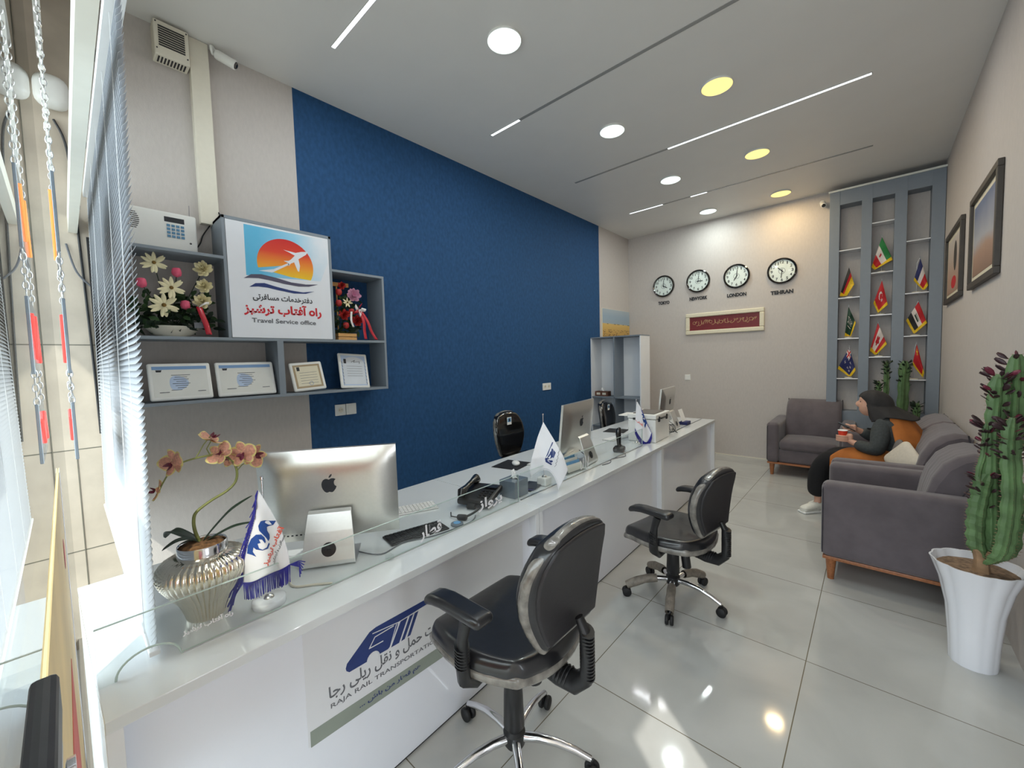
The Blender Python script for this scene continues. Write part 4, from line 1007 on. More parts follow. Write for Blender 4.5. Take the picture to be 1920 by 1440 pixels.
table_flag('de', 'small black, red and gold table flag, top of the left shelf column', [(-.257, 2.607), (-.203, 2.386), (-.287, 2.225), (-.344, 2.263)], 2.232, f_de, -.25)
table_flag('sa', 'small dark green table flag with pale script, middle of the left column', [(-.254, 2.119), (-.179, 1.908), (-.231, 1.717), (-.287, 1.741)], 1.722, f_sa, -.25)
table_flag('au', 'small navy table flag with stars, bottom of the left shelf column', [(-.237, 1.604), (-.169, 1.314), (-.222, 1.221), (-.350, 1.336)], 1.216, f_au, -.24)
table_flag('ir', 'small green, white and red table flag, top of the middle column', [(.042, 2.914), (.142, 2.624), (-.017, 2.536), (-.047, 2.571)], 2.499, f_ir, .045)
table_flag('tr', 'small red table flag with white crescent, in the middle column', [(.052, 2.398), (.109, 2.099), (.023, 2.01), (-.021, 2.133)], 1.990, f_tr, .045)
table_flag('ca', 'small red and white table flag with red leaf, in the middle column', [(.025, 1.891), (.111, 1.629), (.011, 1.494), (-.043, 1.556)], 1.482, f_ca, .04)
table_flag('fr', 'small navy, white and red table flag, top of the right column', [(.373, 2.601), (.443, 2.283), (.409, 2.224), (.323, 2.358)], 2.214, f_fr, .35)
table_flag('iq', 'small red, white and black table flag with green script, right column', [(.369, 2.108), (.444, 1.856), (.34, 1.733), (.270, 1.90)], 1.718, f_iq, .35)
table_flag('cn', 'small red table flag with gold edge, bottom of the right column', [(.366, 1.617), (.433, 1.293), (.425, 1.227), (.334, 1.38)], 1.205, f_cn, .35)

# ================================================================== pictures on the right wall
def wallpic(y0, y1, z0, z1, label, stops, extra):
    t = thing('framed_picture', label, 'picture', (XR, (y0+y1)/2, z0), 0, 'framed pictures on the right wall')
    w_ = (y1-y0)/2; h = z1-z0; f = .045
    b = MB()
    for q in ((-w_, w_, 0, f), (-w_, w_, h-f, h), (-w_, -w_+f, f, h-f), (w_-f, w_, f, h-f)): b.box(-.03, -.001, q[0], q[1], q[2], q[3])
    b.build('frame_moulding', 'frame_brown', t, bevel=.004)
    MB().box(-.010, -.002, -w_+f-.005, w_-f+.005, f-.005, h-f+.005).build('mount_board', 'cert_cream', t)
    nm = 'print_%s' % extra
    gradmat(nm, stops, 2, f, h-f, .25)
    b = MB().use(nm).box(-.0115, -.010, -w_+f+.035, w_-f-.035, f+.04, h-f-.04)
    if extra == 'figure': b.use('flag_red').ball((-.0115, .0, .18), (.001, .16, .06), 16, 8).use('frame_brown').ball((-.0115, -.06, .42), (.001, .10, .14), 16, 8)
    b.build('picture_print', None, t)
wallpic(3.83, 4.79, 2.005, 2.69, 'larger dark-framed desert picture on the right wall, nearer the entrance', [(0, lin(110, 78, 58)), (.45, lin(176, 140, 118)), (.6, lin(176, 176, 182)), (1, lin(104, 118, 150))], 'desert')
wallpic(5.22, 6.24, 2.01, 2.70, 'smaller-looking dark-framed picture with red shape, nearer the corner', [(0, lin(150, 110, 80)), (.5, lin(190, 160, 140)), (1, lin(210, 200, 190))], 'figure')

# ================================================================== sofas
def sofa(loc, rz, w_, label, seats=1, legs=True):
    # local: faces -y, back towards +y, depth .80
    t = thing('sofa', label, 'sofa', loc, rz, 'grey upholstered sofas')
    D, A = .80, .135; h = w_/2
    def slope(p): return [p[0], p[1], p[2]+(0.012 if p[2] > .5 else 0)*(p[1]/D)]
    for sgn in (-1, 1):
        a = MB().rbox((sgn*(h-A/2), D/2, .42), (A, D, .51), .042, 10, warp=slope).build('armrest', 'sofa', t, smooth=True)
        x = sgn*(h-.012)
        MB().tube([(x, .010, .19), (x, .008, .62), (x-sgn*.02, .014, .662)], .004, 6).build('piping', 'sofa_seam', a, smooth=True)
    MB().rbox((0, .40, .255), (w_-2*A+.01, .74, .18), .03, 8).build('seat_base', 'sofa', t, smooth=True)
    sw = (w_-2*A)/seats
    for k in range(seats):
        cx = -h+A+sw*(k+.5)
        MB().rbox((cx, .31, .395), (sw-.006, .60, .13), .045, 10, warp=lambda p: [p[0], p[1], p[2]+(.018*math.cos((p[0]-cx)/sw*PI)*math.cos((p[1]-.31)/.6*PI) if p[2] > .4 else 0)]).build('seat_cushion', 'sofa', t, smooth=True)
        # backrest: bulging front cushion in vertical channels and a flat frame behind the seam
        front = [(.50, .40), (.485, .47), (.49, .56), (.505, .66), (.53, .76), (.575, .85), (.635, .905), (.70, .932), (.765, .925)]
        seam = [(.775, .86), (.74, .80), (.695, .745), (.66, .68), (.64, .60), (.63, .50), (.63, .40)]
        prof = front+seam; n = 28; vs = []; fs = []
        wd = sw-.010 if seats > 1 else sw-.006
        for i in range(n+1):
            u = i/n; x = cx-wd/2+wd*u; e = min(u, 1-u)*wd
            rd = .03*(1-math.sqrt(max(0, 1-(1-min(1, e/.045))**2)))
            ch = .008*(abs(math.sin(u*PI*6))**.5-1) if .17 < u < .83 else 0
            for j, (y, z) in enumerate(prof):
                if j < len(front): vs.append((x, y+rd+(-ch if 0 < j < 7 else 0), z-(rd if j > 3 else 0)))
                else: vs.append((x, y, z))
        m_ = len(prof)
        for i in range(n):
            for j in range(m_): j2 = (j+1) % m_; fs.append((i*m_+j, i*m_+j2, (i+1)*m_+j2, (i+1)*m_+j))
        fs.append(tuple(range(m_))); fs.append(tuple(n*m_+j for j in range(m_))[::-1])
        bc = MB().add(vs, fs).build('back_cushion', 'sofa', t, smooth=True)
        for sgn in (-1, 1):
            MB().tube([(cx+sgn*(wd/2-.001), y, z) for y, z in [(.765, .925)]+seam], .005, 6).build('piping', 'sofa_seam', bc, smooth=True)
    fr = [(.632, .30)]+[(.632, .40), (.632, .50), (.642, .60), (.662, .68), (.697, .745), (.742, .80), (.777, .86), (.785, .90), (.80, .80), (.80, .18), (.632, .18)]
    b = MB(); n = len(fr)
    b.add([(-h+A-.001, y, z) for y, z in fr]+[(h-A+.001, y, z) for y, z in fr], [tuple(range(n)), tuple(range(n, 2*n))[::-1]]+[(i, (i+1) % n, n+(i+1) % n, n+i) for i in range(n)])
    b.build('back_frame', 'sofa', t)
    MB().box(-h+.012, h-.012, .012, D-.012, .148, .170).build('wood_rail', 'wood', t, bevel=.003)
    for sx_ in (-1, 1):
        for y in (.055, D-.055):
            MB().lathe([(.0005, 0), (.018, 0), (.020, .02), (.031, .148), (.0005, .148)], 16).build('leg', 'wood', t, smooth=True, loc=(sx_*(h-.06), y, 0))
    return t
sofa((-.25, 3.76, 0), -PI/2, .76, 'nearest grey armchair, its side to the viewer, beside the potted cactus')
sofa((-.25, 5.00, 0), -PI/2, 1.66, 'grey two-seat sofa along the right wall with the seated person', seats=2)
sofa((-.585, 5.975, 0), 0, .86, 'grey armchair against the back wall, facing the entrance')
# cushions on the sofa
def cushion(loc, rot, m, label):
    o = MB().rbox((0, 0, 0), (.25, .09, .25), .045, 10, warp=lambda p: [p[0], p[1]*(.25+.75*(1-max(abs(p[0]), abs(p[2]))/.16*.8)), p[2]]).build('throw_cushion', m, smooth=True, loc=loc)
    o.rotation_euler = rot
    tag(o, label, 'cushion', 'small cushions on the sofa')
cushion((.19, 4.49, .660), (math.radians(-18), math.radians(38), math.radians(-60)), 'cushion_cream', 'cream cushion lying tilted on the sofa behind the nearer armrest')
cushion((.165, 4.60, .665), (math.radians(-12), .2, math.radians(-80)), 'cushion_grey', 'dark grey cushion behind the cream one, against the person')

# ================================================================== seated person
PB = Vector((.12, 4.93, 0))
pt = thing('person', 'person in dark headscarf and orange-backed coat seated on the sofa, looking down at a phone', 'person', PB)
def R_(p): return tuple(Vector(p)-PB)
def skin_obj(name, m, nodes, edges, parent, sub=2, extra=None):
    me = bpy.data.meshes.new(name); me.from_pydata([R_(n[0]) for n in nodes], edges, [])
    me.materials.append(MATS[m])
    o = bpy.data.objects.new(name, me); COL.objects.link(o); o.parent = parent
    md = o.modifiers.new('skin', 'SKIN'); md.use_smooth_shade = True
    for i, n in enumerate(nodes):
        r = n[1]; r = (r, r) if not isinstance(r, tuple) else r
        me.skin_vertices[0].data[i].radius = r
        me.skin_vertices[0].data[i].use_root = (i == 0)
    q = o.modifiers.new('sub', 'SUBSURF'); q.levels = sub; q.render_levels = sub
    return o
# body with head, arms, hands, legs
N = [((.20, 4.93, .53), (.15, .11)), ((.19, 4.93, .66), (.13, .10)), ((.13, 4.93, .80), (.15, .10)), ((.085, 4.93, .885), (.12, .08)), ((.05, 4.93, .955), .045), ((.02, 4.93, 1.02), (.065, .075)), ((-.005, 4.93, 1.085), (.072, .088)), ((.0, 4.93, 1.13), (.05, .06)),
     ((.065, 4.80, .885), .050), ((.035, 4.738, .675), .038), ((-.12, 4.80, .713), .028), ((-.17, 4.81, .74), .024),
     ((.075, 5.065, .885), .050), ((.05, 5.128, .70), .038), ((-.10, 5.04, .80), .028), ((-.15, 5.00, .825), .024),
     ((.16, 4.84, .52), .09), ((-.33, 4.83, .56), .062), ((-.385, 4.84, .32), .05), ((-.38, 4.85, .12), .034), ((-.39, 4.84, .075), .030), ((-.455, 4.755, .048), .022),
     ((.16, 5.02, .52), .09), ((-.30, 5.02, .56), .062), ((-.34, 5.01, .32), .05), ((-.33, 5.02, .12), .034), ((-.34, 5.01, .075), .030), ((-.41, 4.925, .048), .022)]
Ed = [(0, 1), (1, 2), (2, 3), (3, 4), (4, 5), (5, 6), (6, 7), (3, 8), (8, 9), (9, 10), (10, 11), (3, 12), (12, 13), (13, 14), (14, 15), (0, 16), (16, 17), (17, 18), (18, 19), (19, 20), (20, 21), (0, 22), (22, 23), (23, 24), (24, 25), (25, 26), (26, 27)]
body = skin_obj('body', 'skin', N, Ed, pt)
# hands: five fingers each, curled round the cup / the phone
def fingers(name, palm, joints, m='skin'):
    b = MB()
    b.rbox(R_(palm), (.05, .04, .07), .018, 6)
    for J in joints: b.tube([R_(j) for j in J], [.0095, .009, .0085, .007], 8)
    return b.build(name, m, pt, smooth=True)
cc = Vector((-.205, 4.82, .765))
J = []
for k in range(4):
    z = .728+k*.014
    J.append([(cc.x+.035, cc.y-.030, z), (cc.x+.008, cc.y-.050, z+.002), (cc.x-.028, cc.y-.042, z+.003), (cc.x-.044, cc.y-.014, z+.002)])
J.append([(cc.x+.04, cc.y+.01, .775), (cc.x+.030, cc.y+.036, .785), (cc.x+.004, cc.y+.048, .787), (cc.x-.020, cc.y+.044, .785)])
fingers('hand', (cc.x+.050, cc.y-.012, .762), J)
ph = Vector((-.185, 4.99, .835))
J = []
for k in range(4):
    y = 4.965+k*.015
    J.append([(-.155, y, .815), (-.175, y, .806), (-.200, y, .815), (-.214, y+.002, .832-.002*k)])
J.append([(-.140, 4.965, .835), (-.155, 4.952, .850), (-.175, 4.955, .858), (-.19, 4.965, .860)])
fingers('hand', (-.135, 4.995, .822), J)
# face details under the scarf edge
def headwarp(p):
    x, y, z = p[0]+PB.x, p[1]+PB.y, p[2]
    w = 1-.32*max(0, (1.045-z)/.08)
    y = 4.93+(y-4.93)*w
    if x < -.02:
        g = math.exp(-((y-4.93)/.012)**2)
        if 1.035 < z < 1.095: x -= .024*g*math.sin((1.095-z)/.06*PI)**.6
        x += .010*math.exp(-((abs(y-4.93)-.028)/.014)**2-((z-1.088)/.012)**2)
    return R_((x, y, z))
MB().rbox(R_((-.020, 4.93, 1.062)), (.155, .148, .215), .072, 22, warp=headwarp).build('face', 'skin', pt, smooth=True)
b = MB()
for y in (4.903, 4.957): b.ball(R_((-.086, y, 1.088)), (.005, .009, .004), 8, 6)
b.build('eyes', 'ink', pt, smooth=True)
MB().tube([R_((-.084, 4.912, 1.012)), R_((-.093, 4.93, 1.010)), R_((-.084, 4.948, 1.012))], .005, 6).build('mouth', 'orchid_petal', pt, smooth=True)
MB().rbox(R_((-.055, 4.93, 1.135)), (.05, .11, .05), .024, 6).build('hair', 'ink', pt, smooth=True)
# headscarf
def sc(u, v):
    a = u*2*PI
    if v < .5:
        ph_ = .02+v/.5*PI*.55; r = math.sin(ph_); c = math.cos(ph_)
        x = .020+.122*r*math.cos(a)-.022*c; y = 4.93+.100*r*math.sin(a); z = 1.075+.118*c
    else:
        w = (v-.5)/.5; r = .120+.060*w; cx_ = .020+.095*w
        x = cx_+r*math.cos(a)*1.05; y = 4.93+(.099+.075*w)*math.sin(a); z = 1.056-.100*w+.012*math.sin(a*3)*w-(.03*w if math.cos(a) < -.3 else 0)
    fr = max(0, -math.cos(a)-.50)/.5
    if z < 1.135: x = x+fr*.060*min(1, (1.135-z)/.04)
    k = .004*math.sin(a*7+v*9)
    return R_((x+k, y+k, z))
MB().grid(40, 24, sc).build('headscarf', 'scarf', pt, smooth=True, solid=.006)
# coat
CN = [((.17, 4.93, .52), (.19, .17)), ((.20, 4.93, .64), (.18, .15)), ((.185, 4.93, .78), (.18, .14)), ((.140, 4.93, .895), (.16, .11)), ((.08, 4.93, .955), (.07, .07)),
      ((.065, 4.80, .893), .076), ((.035, 4.735, .67), .082), ((-.05, 4.77, .69), .062), ((-.125, 4.80, .712), .042),
      ((.075, 5.065, .893), .070), ((.05, 5.13, .70), .066), ((-.05, 5.07, .77), .048), ((-.085, 5.045, .797), .04)]
CE = [(0, 1), (1, 2), (2, 3), (3, 4), (3, 5), (5, 6), (6, 7), (7, 8), (3, 9), (9, 10), (10, 11), (11, 12)]
skin_obj('coat', 'coat_grey', CN, CE, pt)
def back(u, v):    # orange back panel hanging over shoulders and back
    a = -1.55+3.1*u; z = .968-.44*v
    rx, ry = .13+.115*min(1, v*1.8), .15+.085*min(1, v*2)
    cx = .105+.080*v
    return R_((cx+rx*math.cos(a)+.006*math.sin(u*25), 4.93+ry*math.sin(a), z+.01*math.sin(u*14)))
MB().grid(36, 20, back).build('coat_back', 'coat_orange', pt, smooth=True, solid=.010)
def skirt(u, v):   # orange coat front wrapped over the near thigh
    t_ = -.3+2.1*v; r = .128+.006*math.sin(u*12+v*3)
    return R_((.22-(.34+.17*min(1, v*1.6))*u, 4.84-r*math.sin(t_), .535+r*math.cos(t_)+.02*(1-u)-.035*u*v))
MB().grid(24, 18, skirt).build('coat_skirt', 'coat_orange', pt, smooth=True, solid=.010)
# trousers
TN = [((.20, 4.93, .50), (.15, .10)), ((.12, 4.84, .53), .105), ((-.32, 4.83, .555), .088), ((-.385, 4.84, .40), .092), ((-.39, 4.845, .14), .086),
      ((.12, 5.02, .53), .105), ((-.29, 5.02, .555), .088), ((-.34, 5.01, .40), .088), ((-.345, 5.015, .14), .082)]
skin_obj('trousers', 'trousers', TN, [(0, 1), (1, 2), (2, 3), (3, 4), (0, 5), (5, 6), (6, 7), (7, 8)], pt)
for x, y in ((-.415, 4.80), (-.37, 4.97)):
    xx_ = 0
    sh = MB().rbox(R_((x, y, .052)), (.26, .088, .088), .038, 10, warp=lambda p, x=x: [p[0], p[1], p[2]-(.030*max(0, (x-PB.x-p[0])/.12) if p[2] > .05 else 0)]).build('shoe', 'sneaker', pt, smooth=True)
    MB().rbox(R_((x, y, .012)), (.265, .092, .024), .011, 8).build('sole', 'white_plastic', sh, smooth=True)
    b = MB()
    for k in range(4): b.tube([R_((x-.03+k*.02, y-.025, .083+k*.004)), R_((x-.03+k*.02, y+.025, .083+k*.004))], .0025, 5)
    b.build('laces', 'paper', sh)
t = thing('paper_cup', 'red paper cup held in the seated person\'s hand', 'cup', (cc.x, cc.y, .738))
MB().lathe([(.0005, .0), (.026, 0), (.036, .082), (.033, .082), (.025, .004), (.0005, .004)], 24).build('cup_body', 'cup_red', t, smooth=True)
MB().lathe([(.036, .080), (.039, .083), (.036, .087), (.033, .083)], 24).build('cup_rim', 'paper', t, smooth=True)
t = thing('mobile_phone', 'dark mobile phone held up by the seated person', 'phone', (ph.x, ph.y, ph.z)); t.rotation_euler = (0, math.radians(28), 0)
MB().box(-.075, .075, -.036, .036, -.004, .004).build('phone_body', 'black_plastic', t, bevel=.004)
MB().box(-.070, .070, -.032, .032, .004, .0048).build('phone_screen', 'black_gloss', t)
for o in [o for o in pt.children if o.name.startswith('shoe')]:   # toes turned out towards the room
    cx = -.415-PB.x if not o.name.endswith('1') else -.37-PB.x
    cyy = (4.80 if not o.name.endswith('1') else 4.97)-PB.y
    Rz = Matrix.Translation((cx, cyy, 0)) @ Matrix.Rotation(math.radians(50), 4, 'Z') @ Matrix.Translation((-cx, -cyy, 0))
    o.matrix_basis = Rz

# ================================================================== vase with orchid
t = thing('ribbed_vase', 'silver ribbed vase holding the orchid at the window end of the desk', 'vase', (-1.585, .262, T))
vp = [(.0005, 0), (.050, 0), (.053, .006), (.056, .02), (.070, .06), (.094, .095), (.113, .128), (.121, .152), (.120, .172), (.109, .189), (.086, .201), (.064, .206)]
MB().lathe(vp, 240, mod=lambda a, z: 1+(.060*abs(math.cos(20*a))-.04)*(1 if .004 < z < .203 else 0)*min(1, (.206-z)/.03)).build('vase_body', 'silver_vase', t, smooth=True)
MB().lathe([(.062, .203), (.066, .206), (.066, .232), (.064, .236), (.060, .232), (.060, .21)], 48).build('vase_collar', 'chrome', t, smooth=True)
b = MB(); b.lathe([(.0005, .238), (.03, .240), (.050, .234), (.0595, .226), (.0595, .212), (.0005, .212)], 28, mod=lambda a, z: 1+.04*math.sin(7*a))
b.build('moss_fill', 'moss', t, smooth=True)
ot = thing('orchid', 'artificial orchid with speckled salmon flowers, in the silver ribbed vase', 'orchid', (-1.585, .262, T+.236))
def O_(y, z, dx=0): return (dx-.010, y-.262, z-T-.236)
stem = [O_(.262, .985), O_(.248, 1.035), O_(.246, 1.075), O_(.256, 1.10), O_(.295, 1.125), O_(.338, 1.145), O_(.364, 1.17), O_(.370, 1.205), O_(.360, 1.24), O_(.340, 1.262), O_(.300, 1.272), O_(.262, 1.270), O_(.225, 1.262), O_(.198, 1.240), O_(.182, 1.215), O_(.170, 1.19)]
def smooth_path(P, k=4):
    Q = []; P = [Vector(p) for p in P]
    for i in range(len(P)-1):
        p0, p1, p2, p3 = P[max(i-1, 0)], P[i], P[i+1], P[min(i+2, len(P)-1)]
        for j in range(k):
            u = j/k; Q.append(.5*((2*p1)+(p2-p0)*u+(2*p0-5*p1+4*p2-p3)*u*u+(3*p1-p0-3*p2+p3)*u**3))
    return Q+[P[-1]]
sp = smooth_path(stem)
MB().tube(sp, [.0052-.0032*i/(len(sp)-1) for i in range(len(sp))], 8).build('flower_stem', 'plant_stem', ot, smooth=True)
for P in ([O_(.370, 1.205), O_(.385, 1.222), O_(.405, 1.232)], [O_(.30, 1.272), O_(.292, 1.295), O_(.305, 1.318)], [O_(.262, 1.27), O_(.285, 1.31), O_(.305, 1.335)]):
    MB().tube(P, .0018, 6).build('flower_stalk', 'plant_stem', ot, smooth=True)
def petal(b, L, w_, ang, cup, m1, m2, tf, tip=0.0):
    def f(u, v):
        r = v*L; ww = w_*math.sin(PI*min(1, v*.92+.04))**.7*(1-tip*v)
        x = (u-.5)*ww*2; return tf(x*math.cos(ang)-r*math.sin(ang), x*math.sin(ang)+r*math.cos(ang), cup*(v*v)-.3*x*x/max(.001, ww))
    b.grid(8, 8, f, (lambda u, v: m2 if (u < .1 or u > .9 or v > .93) else m1) if m2 else (lambda u, v: m1))
def orchid_flower(c, nrm, size, roll=0):
    n_ = Vector(nrm).normalized(); a = n_.orthogonal().normalized() if abs(n_.z) > .95 else Vector((0, 0, 1)).cross(n_).normalized(); d = n_.cross(a)
    C0 = Vector(c)
    def tf(x, y, z):
        xr = x*math.cos(roll)-y*math.sin(roll); yr = x*math.sin(roll)+y*math.cos(roll)
        return tuple(C0+a*xr+d*yr+n_*z)
    b = MB()
    for an, L, w_ in ((PI*.42, .045, .024), (-PI*.42, .045, .024)): petal(b, L*size, w_*size, an, .008*size, 'orchid_petal', 'orchid_edge', lambda x, y, z: tf(x, y, z+.003))
    for an, L, w_ in ((0, .042, .016), (PI*.78, .040, .014), (-PI*.78, .040, .014)): petal(b, L*size, w_*size, an, .006*size, 'orchid_petal', 'orchid_edge', tf)
    fo = b.build('flower', None, ot, smooth=True)
    b = MB()
    petal(b, .020*size, .007*size, PI, .016, 'orchid_lip', None, lambda x, y, z: tf(x, y, z+.008))
    petal(b, .012*size, .006*size, PI*.6, .014, 'orchid_lip', None, lambda x, y, z: tf(x, y, z+.008)); petal(b, .012*size, .006*size, -PI*.6, .014, 'orchid_lip', None, lambda x, y, z: tf(x, y, z+.008))
    b.build('flower_lip', None, fo, smooth=True)
orchid_flower(O_(.205, 1.268, .01), (.5, -.85, .1), 1.05, .3)
orchid_flower(O_(.303, 1.325, 0), (.2, .5, .9), .95, .5)
orchid_flower(O_(.325, 1.275, .012), (.6, -.55, .5), .95, 1.0)
orchid_flower(O_(.385, 1.262, .014), (.75, -.45, .15), 1.05, .2)
orchid_flower(O_(.425, 1.248, .0), (.8, .2, -.1), 1.0, 2.1)
orchid_flower(O_(.352, 1.250, -.01), (.5, -.5, -.4), .9, 2.6)
orchid_flower(O_(.168, 1.188, .0), (-.3, -.8, .3), .75, 1.4)
def leaf(name, pts, ws, m, parent, up_=(0, 0, 1)):
    P = smooth_path(pts, 5); n = len(P)
    def f(u, v):
        i = min(n-1, int(round(v*(n-1)))); p = P[i]; tt = (P[min(i+1, n-1)]-P[max(i-1, 0)]).normalized(); s_ = tt.cross(Vector(up_)).normalized(); w_ = ws*math.sin(PI*(.12+.88*v))**.6*(1 if v < .98 else .1)
        return tuple(p+s_*((u-.5)*2*w_)+Vector(up_)*(abs(u-.5)*w_*.6))
    return MB().grid(6, n-1, f).build(name, m, parent, smooth=True, solid=.0015)
leaf('leaf', [O_(.262, .995), O_(.300, 1.04, .01), O_(.345, 1.085, .02), O_(.405, 1.115, .02)], .013, 'deep_leaf', ot)
leaf('leaf', [O_(.262, .992), O_(.310, 1.02, .03), O_(.345, 1.035, .05), O_(.39, 1.04, .07)], .014, 'deep_leaf', ot)
leaf('leaf', [O_(.262, .992), O_(.235, 1.015, 0), O_(.20, 1.02, .0), O_(.165, 1.005, .0)], .016, 'deep_leaf', ot)
leaf('leaf', [O_(.262, .992, -.01), O_(.225, 1.02, -.05), O_(.20, 1.03, -.09), O_(.19, 1.00, -.13)], .018, 'deep_leaf', ot)

# ================================================================== desk flags
CU = Vector((.743, .669, 0)); CN_ = Vector((.669, -.743, 0))
def pw(L, v):
    n = len(L)-1; i = min(n-1, int(v*n)); f = v*n-i
    return (L[i][0]*(1-f)+L[i+1][0]*f, L[i][1]*(1-f)+L[i+1][1]*f)
def desk_flag(loc, top, label, Lp, Mp, Rp, fold, poletop, base, lift=0):
    t = thing('desk_flag', label, 'flag', loc, 0, 'flags on poles on the desk')
    if base == 'stone': MB().lathe([(.0005, 0), (.048, 0), (.050, .004), (.050, .020), (.046, .024), (.0005, .024)], 36).build('flag_base', 'white_ceramic', t, smooth=True); bz = .024
    elif base == 'clear': MB().box(-.035, .035, -.035, .035, 0, .05).build('flag_base', 'white_plastic', t, bevel=.008); bz = .05
    else: MB().lathe([(.0005, 0), (.035, 0), (.035, .008), (.0005, .010)], 24).build('flag_base', 'white_plastic', t, smooth=True); bz = .01
    MB().lathe([(.0005, bz-.002), (.016, bz), (.014, bz+.006), (.006, bz+.012), (.0005, bz+.012)], 20).build('pole_foot', 'brushed_metal', t, smooth=True)
    MB().tube([(0, 0, bz), (0, 0, top+poletop)], .003, 8).lathe([(.0005, top+poletop), (.006, top+poletop+.002), (.006, top+poletop+.010), (.0005, top+poletop+.013)], 12).build('flag_pole', 'chrome', t, smooth=True)
    def P(dx, dz, off=0):
        r = min(1, max(0, -dz)/.06)
        d = fold[0]*math.sin(dx*fold[1]+dz*fold[2]+fold[3])*r + .020 + off + lift*min(1, max(0, -dz)/.2)
        q = CU*dx+CN_*d; return (q.x, q.y, top+dz)
    def sh(u, v):
        l, m_, r = pw(Lp, v), pw(Mp, v), pw(Rp, v)
        a, b_, c = (1-u)**2, 2*u*(1-u), u*u
        mx = (2*m_[0]-.5*(l[0]+r[0]), 2*m_[1]-.5*(l[1]+r[1]))
        return P(a*l[0]+b_*mx[0]+c*r[0], a*l[1]+b_*mx[1]+c*r[1])
    cl = MB().grid(40, 40, sh).build('flag_cloth', 'flag_white', t, smooth=True, solid=.0008)
    return t, P, sh, cl
# nearest: blue fringe and agency logo
k = .000352
def c1(l): return [((x-405)*k, -(y-150)*k) for x, y in l]
t, P, sh, cl = desk_flag((-1.482, .410, T), .392, 'white agency flag with long blue fringe, beside the nearest computer',
    c1([(405, 150), (350, 390), (275, 700), (215, 900), (200, 1030)]), c1([(405, 150), (430, 390), (450, 660), (450, 840), (440, 960)]), c1([(407, 150), (520, 330), (600, 520), (650, 740), (662, 850)]), (.008, 55, 12, .5), .028, 'stone')
b = MB()
G = lambda l, o=.0016: (lambda u, v, q: P(u, v, o+q))
sw1 = c1([(562, 430), (520, 427), (450, 428), (400, 445), (372, 490), (378, 535), (410, 570), (445, 600), (466, 630), (485, 600), (490, 560), (465, 525), (468, 490), (500, 475), (540, 465)])
sw2 = c1([(350, 770), (318, 745), (282, 728), (290, 660), (315, 600), (350, 570), (395, 572), (425, 600), (434, 640), (425, 655), (400, 620), (370, 615), (385, 650), (360, 655), (372, 700), (400, 716), (440, 695), (468, 645), (478, 655), (450, 705), (400, 722), (350, 705), (330, 680), (325, 720)])
b.use('flag_blue').poly(sw1, G(0), .0006).poly(sw2, G(0), .0006)
def rotmap(x0, y0, ang):
    ca, sa = math.cos(ang), math.sin(ang)
    return lambda u, v, q: P(x0+u*ca-v*sa, y0+u*sa+v*ca, .0018+q)
A0 = c1([(440, 880)])[0]
b.use('flag_orange').text(fa('آفتاب ترشیز'), rotmap(A0[0], A0[1], math.radians(62)), 0, .150, 0, .022, .03)
A0 = c1([(510, 850)])[0]
b.use('ink').text(fa('مسافرتی و گردشگری'), rotmap(A0[0], A0[1], math.radians(64)), 0, .105, 0, .013, .01)
b.build('flag_print', None, cl)
b = MB(); rr = random.Random(5)
Lw = c1([(405, 150), (350, 390), (275, 700), (215, 900), (200, 1030)]); Bm = [sh(i/44, 1) for i in range(45)]
for i in range(60):
    u = i/59; l = pw(Lw, u); x1 = l[0]-.012-.030*u+rr.uniform(-.005, .005); L_ = .040+.055*u
    p0 = P(l[0], l[1], .003); p1 = P(x1*.6+l[0]*.4, l[1]-L_*.4, .004+.003*rr.random()); p2 = P(x1+rr.uniform(-.006, .006), l[1]-L_*(.75+.5*rr.random()), .002+.010*rr.random())
    b.tube([p0, p1, p2], .0016, 5)
for i in range(72):
    p = Vector(sh(i/71, 1)); L_ = .052+.006*rr.random(); j = rr.uniform(-.002, .002)
    b.tube([p, p+CU*j+Vector((0, 0, -L_*.5)), p+CU*(j*2)+Vector((0, 0, -L_))], .0011, 5)
b.tube([Vector(q)+CN_*.001 for q in [sh(i/30, 1) for i in range(31)]], .0022, 6)
e = Vector(sh(1, 1))
for i in range(6): b.tube([e, e+CU*.03+Vector((0, 0, .012-.004*i)), e+CU*(.05-.004*i)+Vector((0, 0, .008-.010*i))], .0016, 5)
tag(b.build('fringe', 'fringe_blue', t, smooth=True), kind='stuff')
# middle: plain white rail company flag
k2 = .000410
def c2(l): return [((x-390)*k2, -(y-420)*k2) for x, y in l]
t, P, sh, cl = desk_flag((-1.535, 1.985, T), .400, 'white rail company flag, folded, in front of the middle computer',
    c2([(388, 420), (290, 640), (190, 900), (150, 1080), (165, 1180)]), c2([(390, 420), (400, 640), (420, 850), (425, 1000), (430, 1080)]), c2([(392, 420), (520, 640), (650, 880), (720, 1090), (575, 1375)]), (.012, 36, 8, .3), .040, 'clear', .10)
b = MB().use('navy'); F = lambda u, v, q: P(u, v, .002+q)
b.poly(c2([(505, 688), (515, 700), (415, 930), (430, 965), (488, 1000), (475, 1020), (395, 975), (385, 930)]), F)
for q in ([(445, 865), (462, 875), (420, 945), (410, 925)], [(470, 820), (492, 832), (440, 935), (425, 925)], [(490, 778), (512, 790), (495, 900), (455, 925)], [(515, 800), (545, 835), (510, 910), (495, 900)], [(430, 950), (490, 945), (500, 965), (470, 985)]): b.poly(c2(q), F)
for q in range(5): b.use('ink_grey').stroke(c2([(520+q*14, 1040-q*50), (545+q*14, 1010-q*50), (540+q*14, 985-q*50)]), .0018, F)
b.build('flag_print', None, cl)
b = MB()
for i in range(60):
    p = Vector(sh(i/59, 1)); b.tube([p, p+Vector((0, 0, -.012))], .0012, 4)
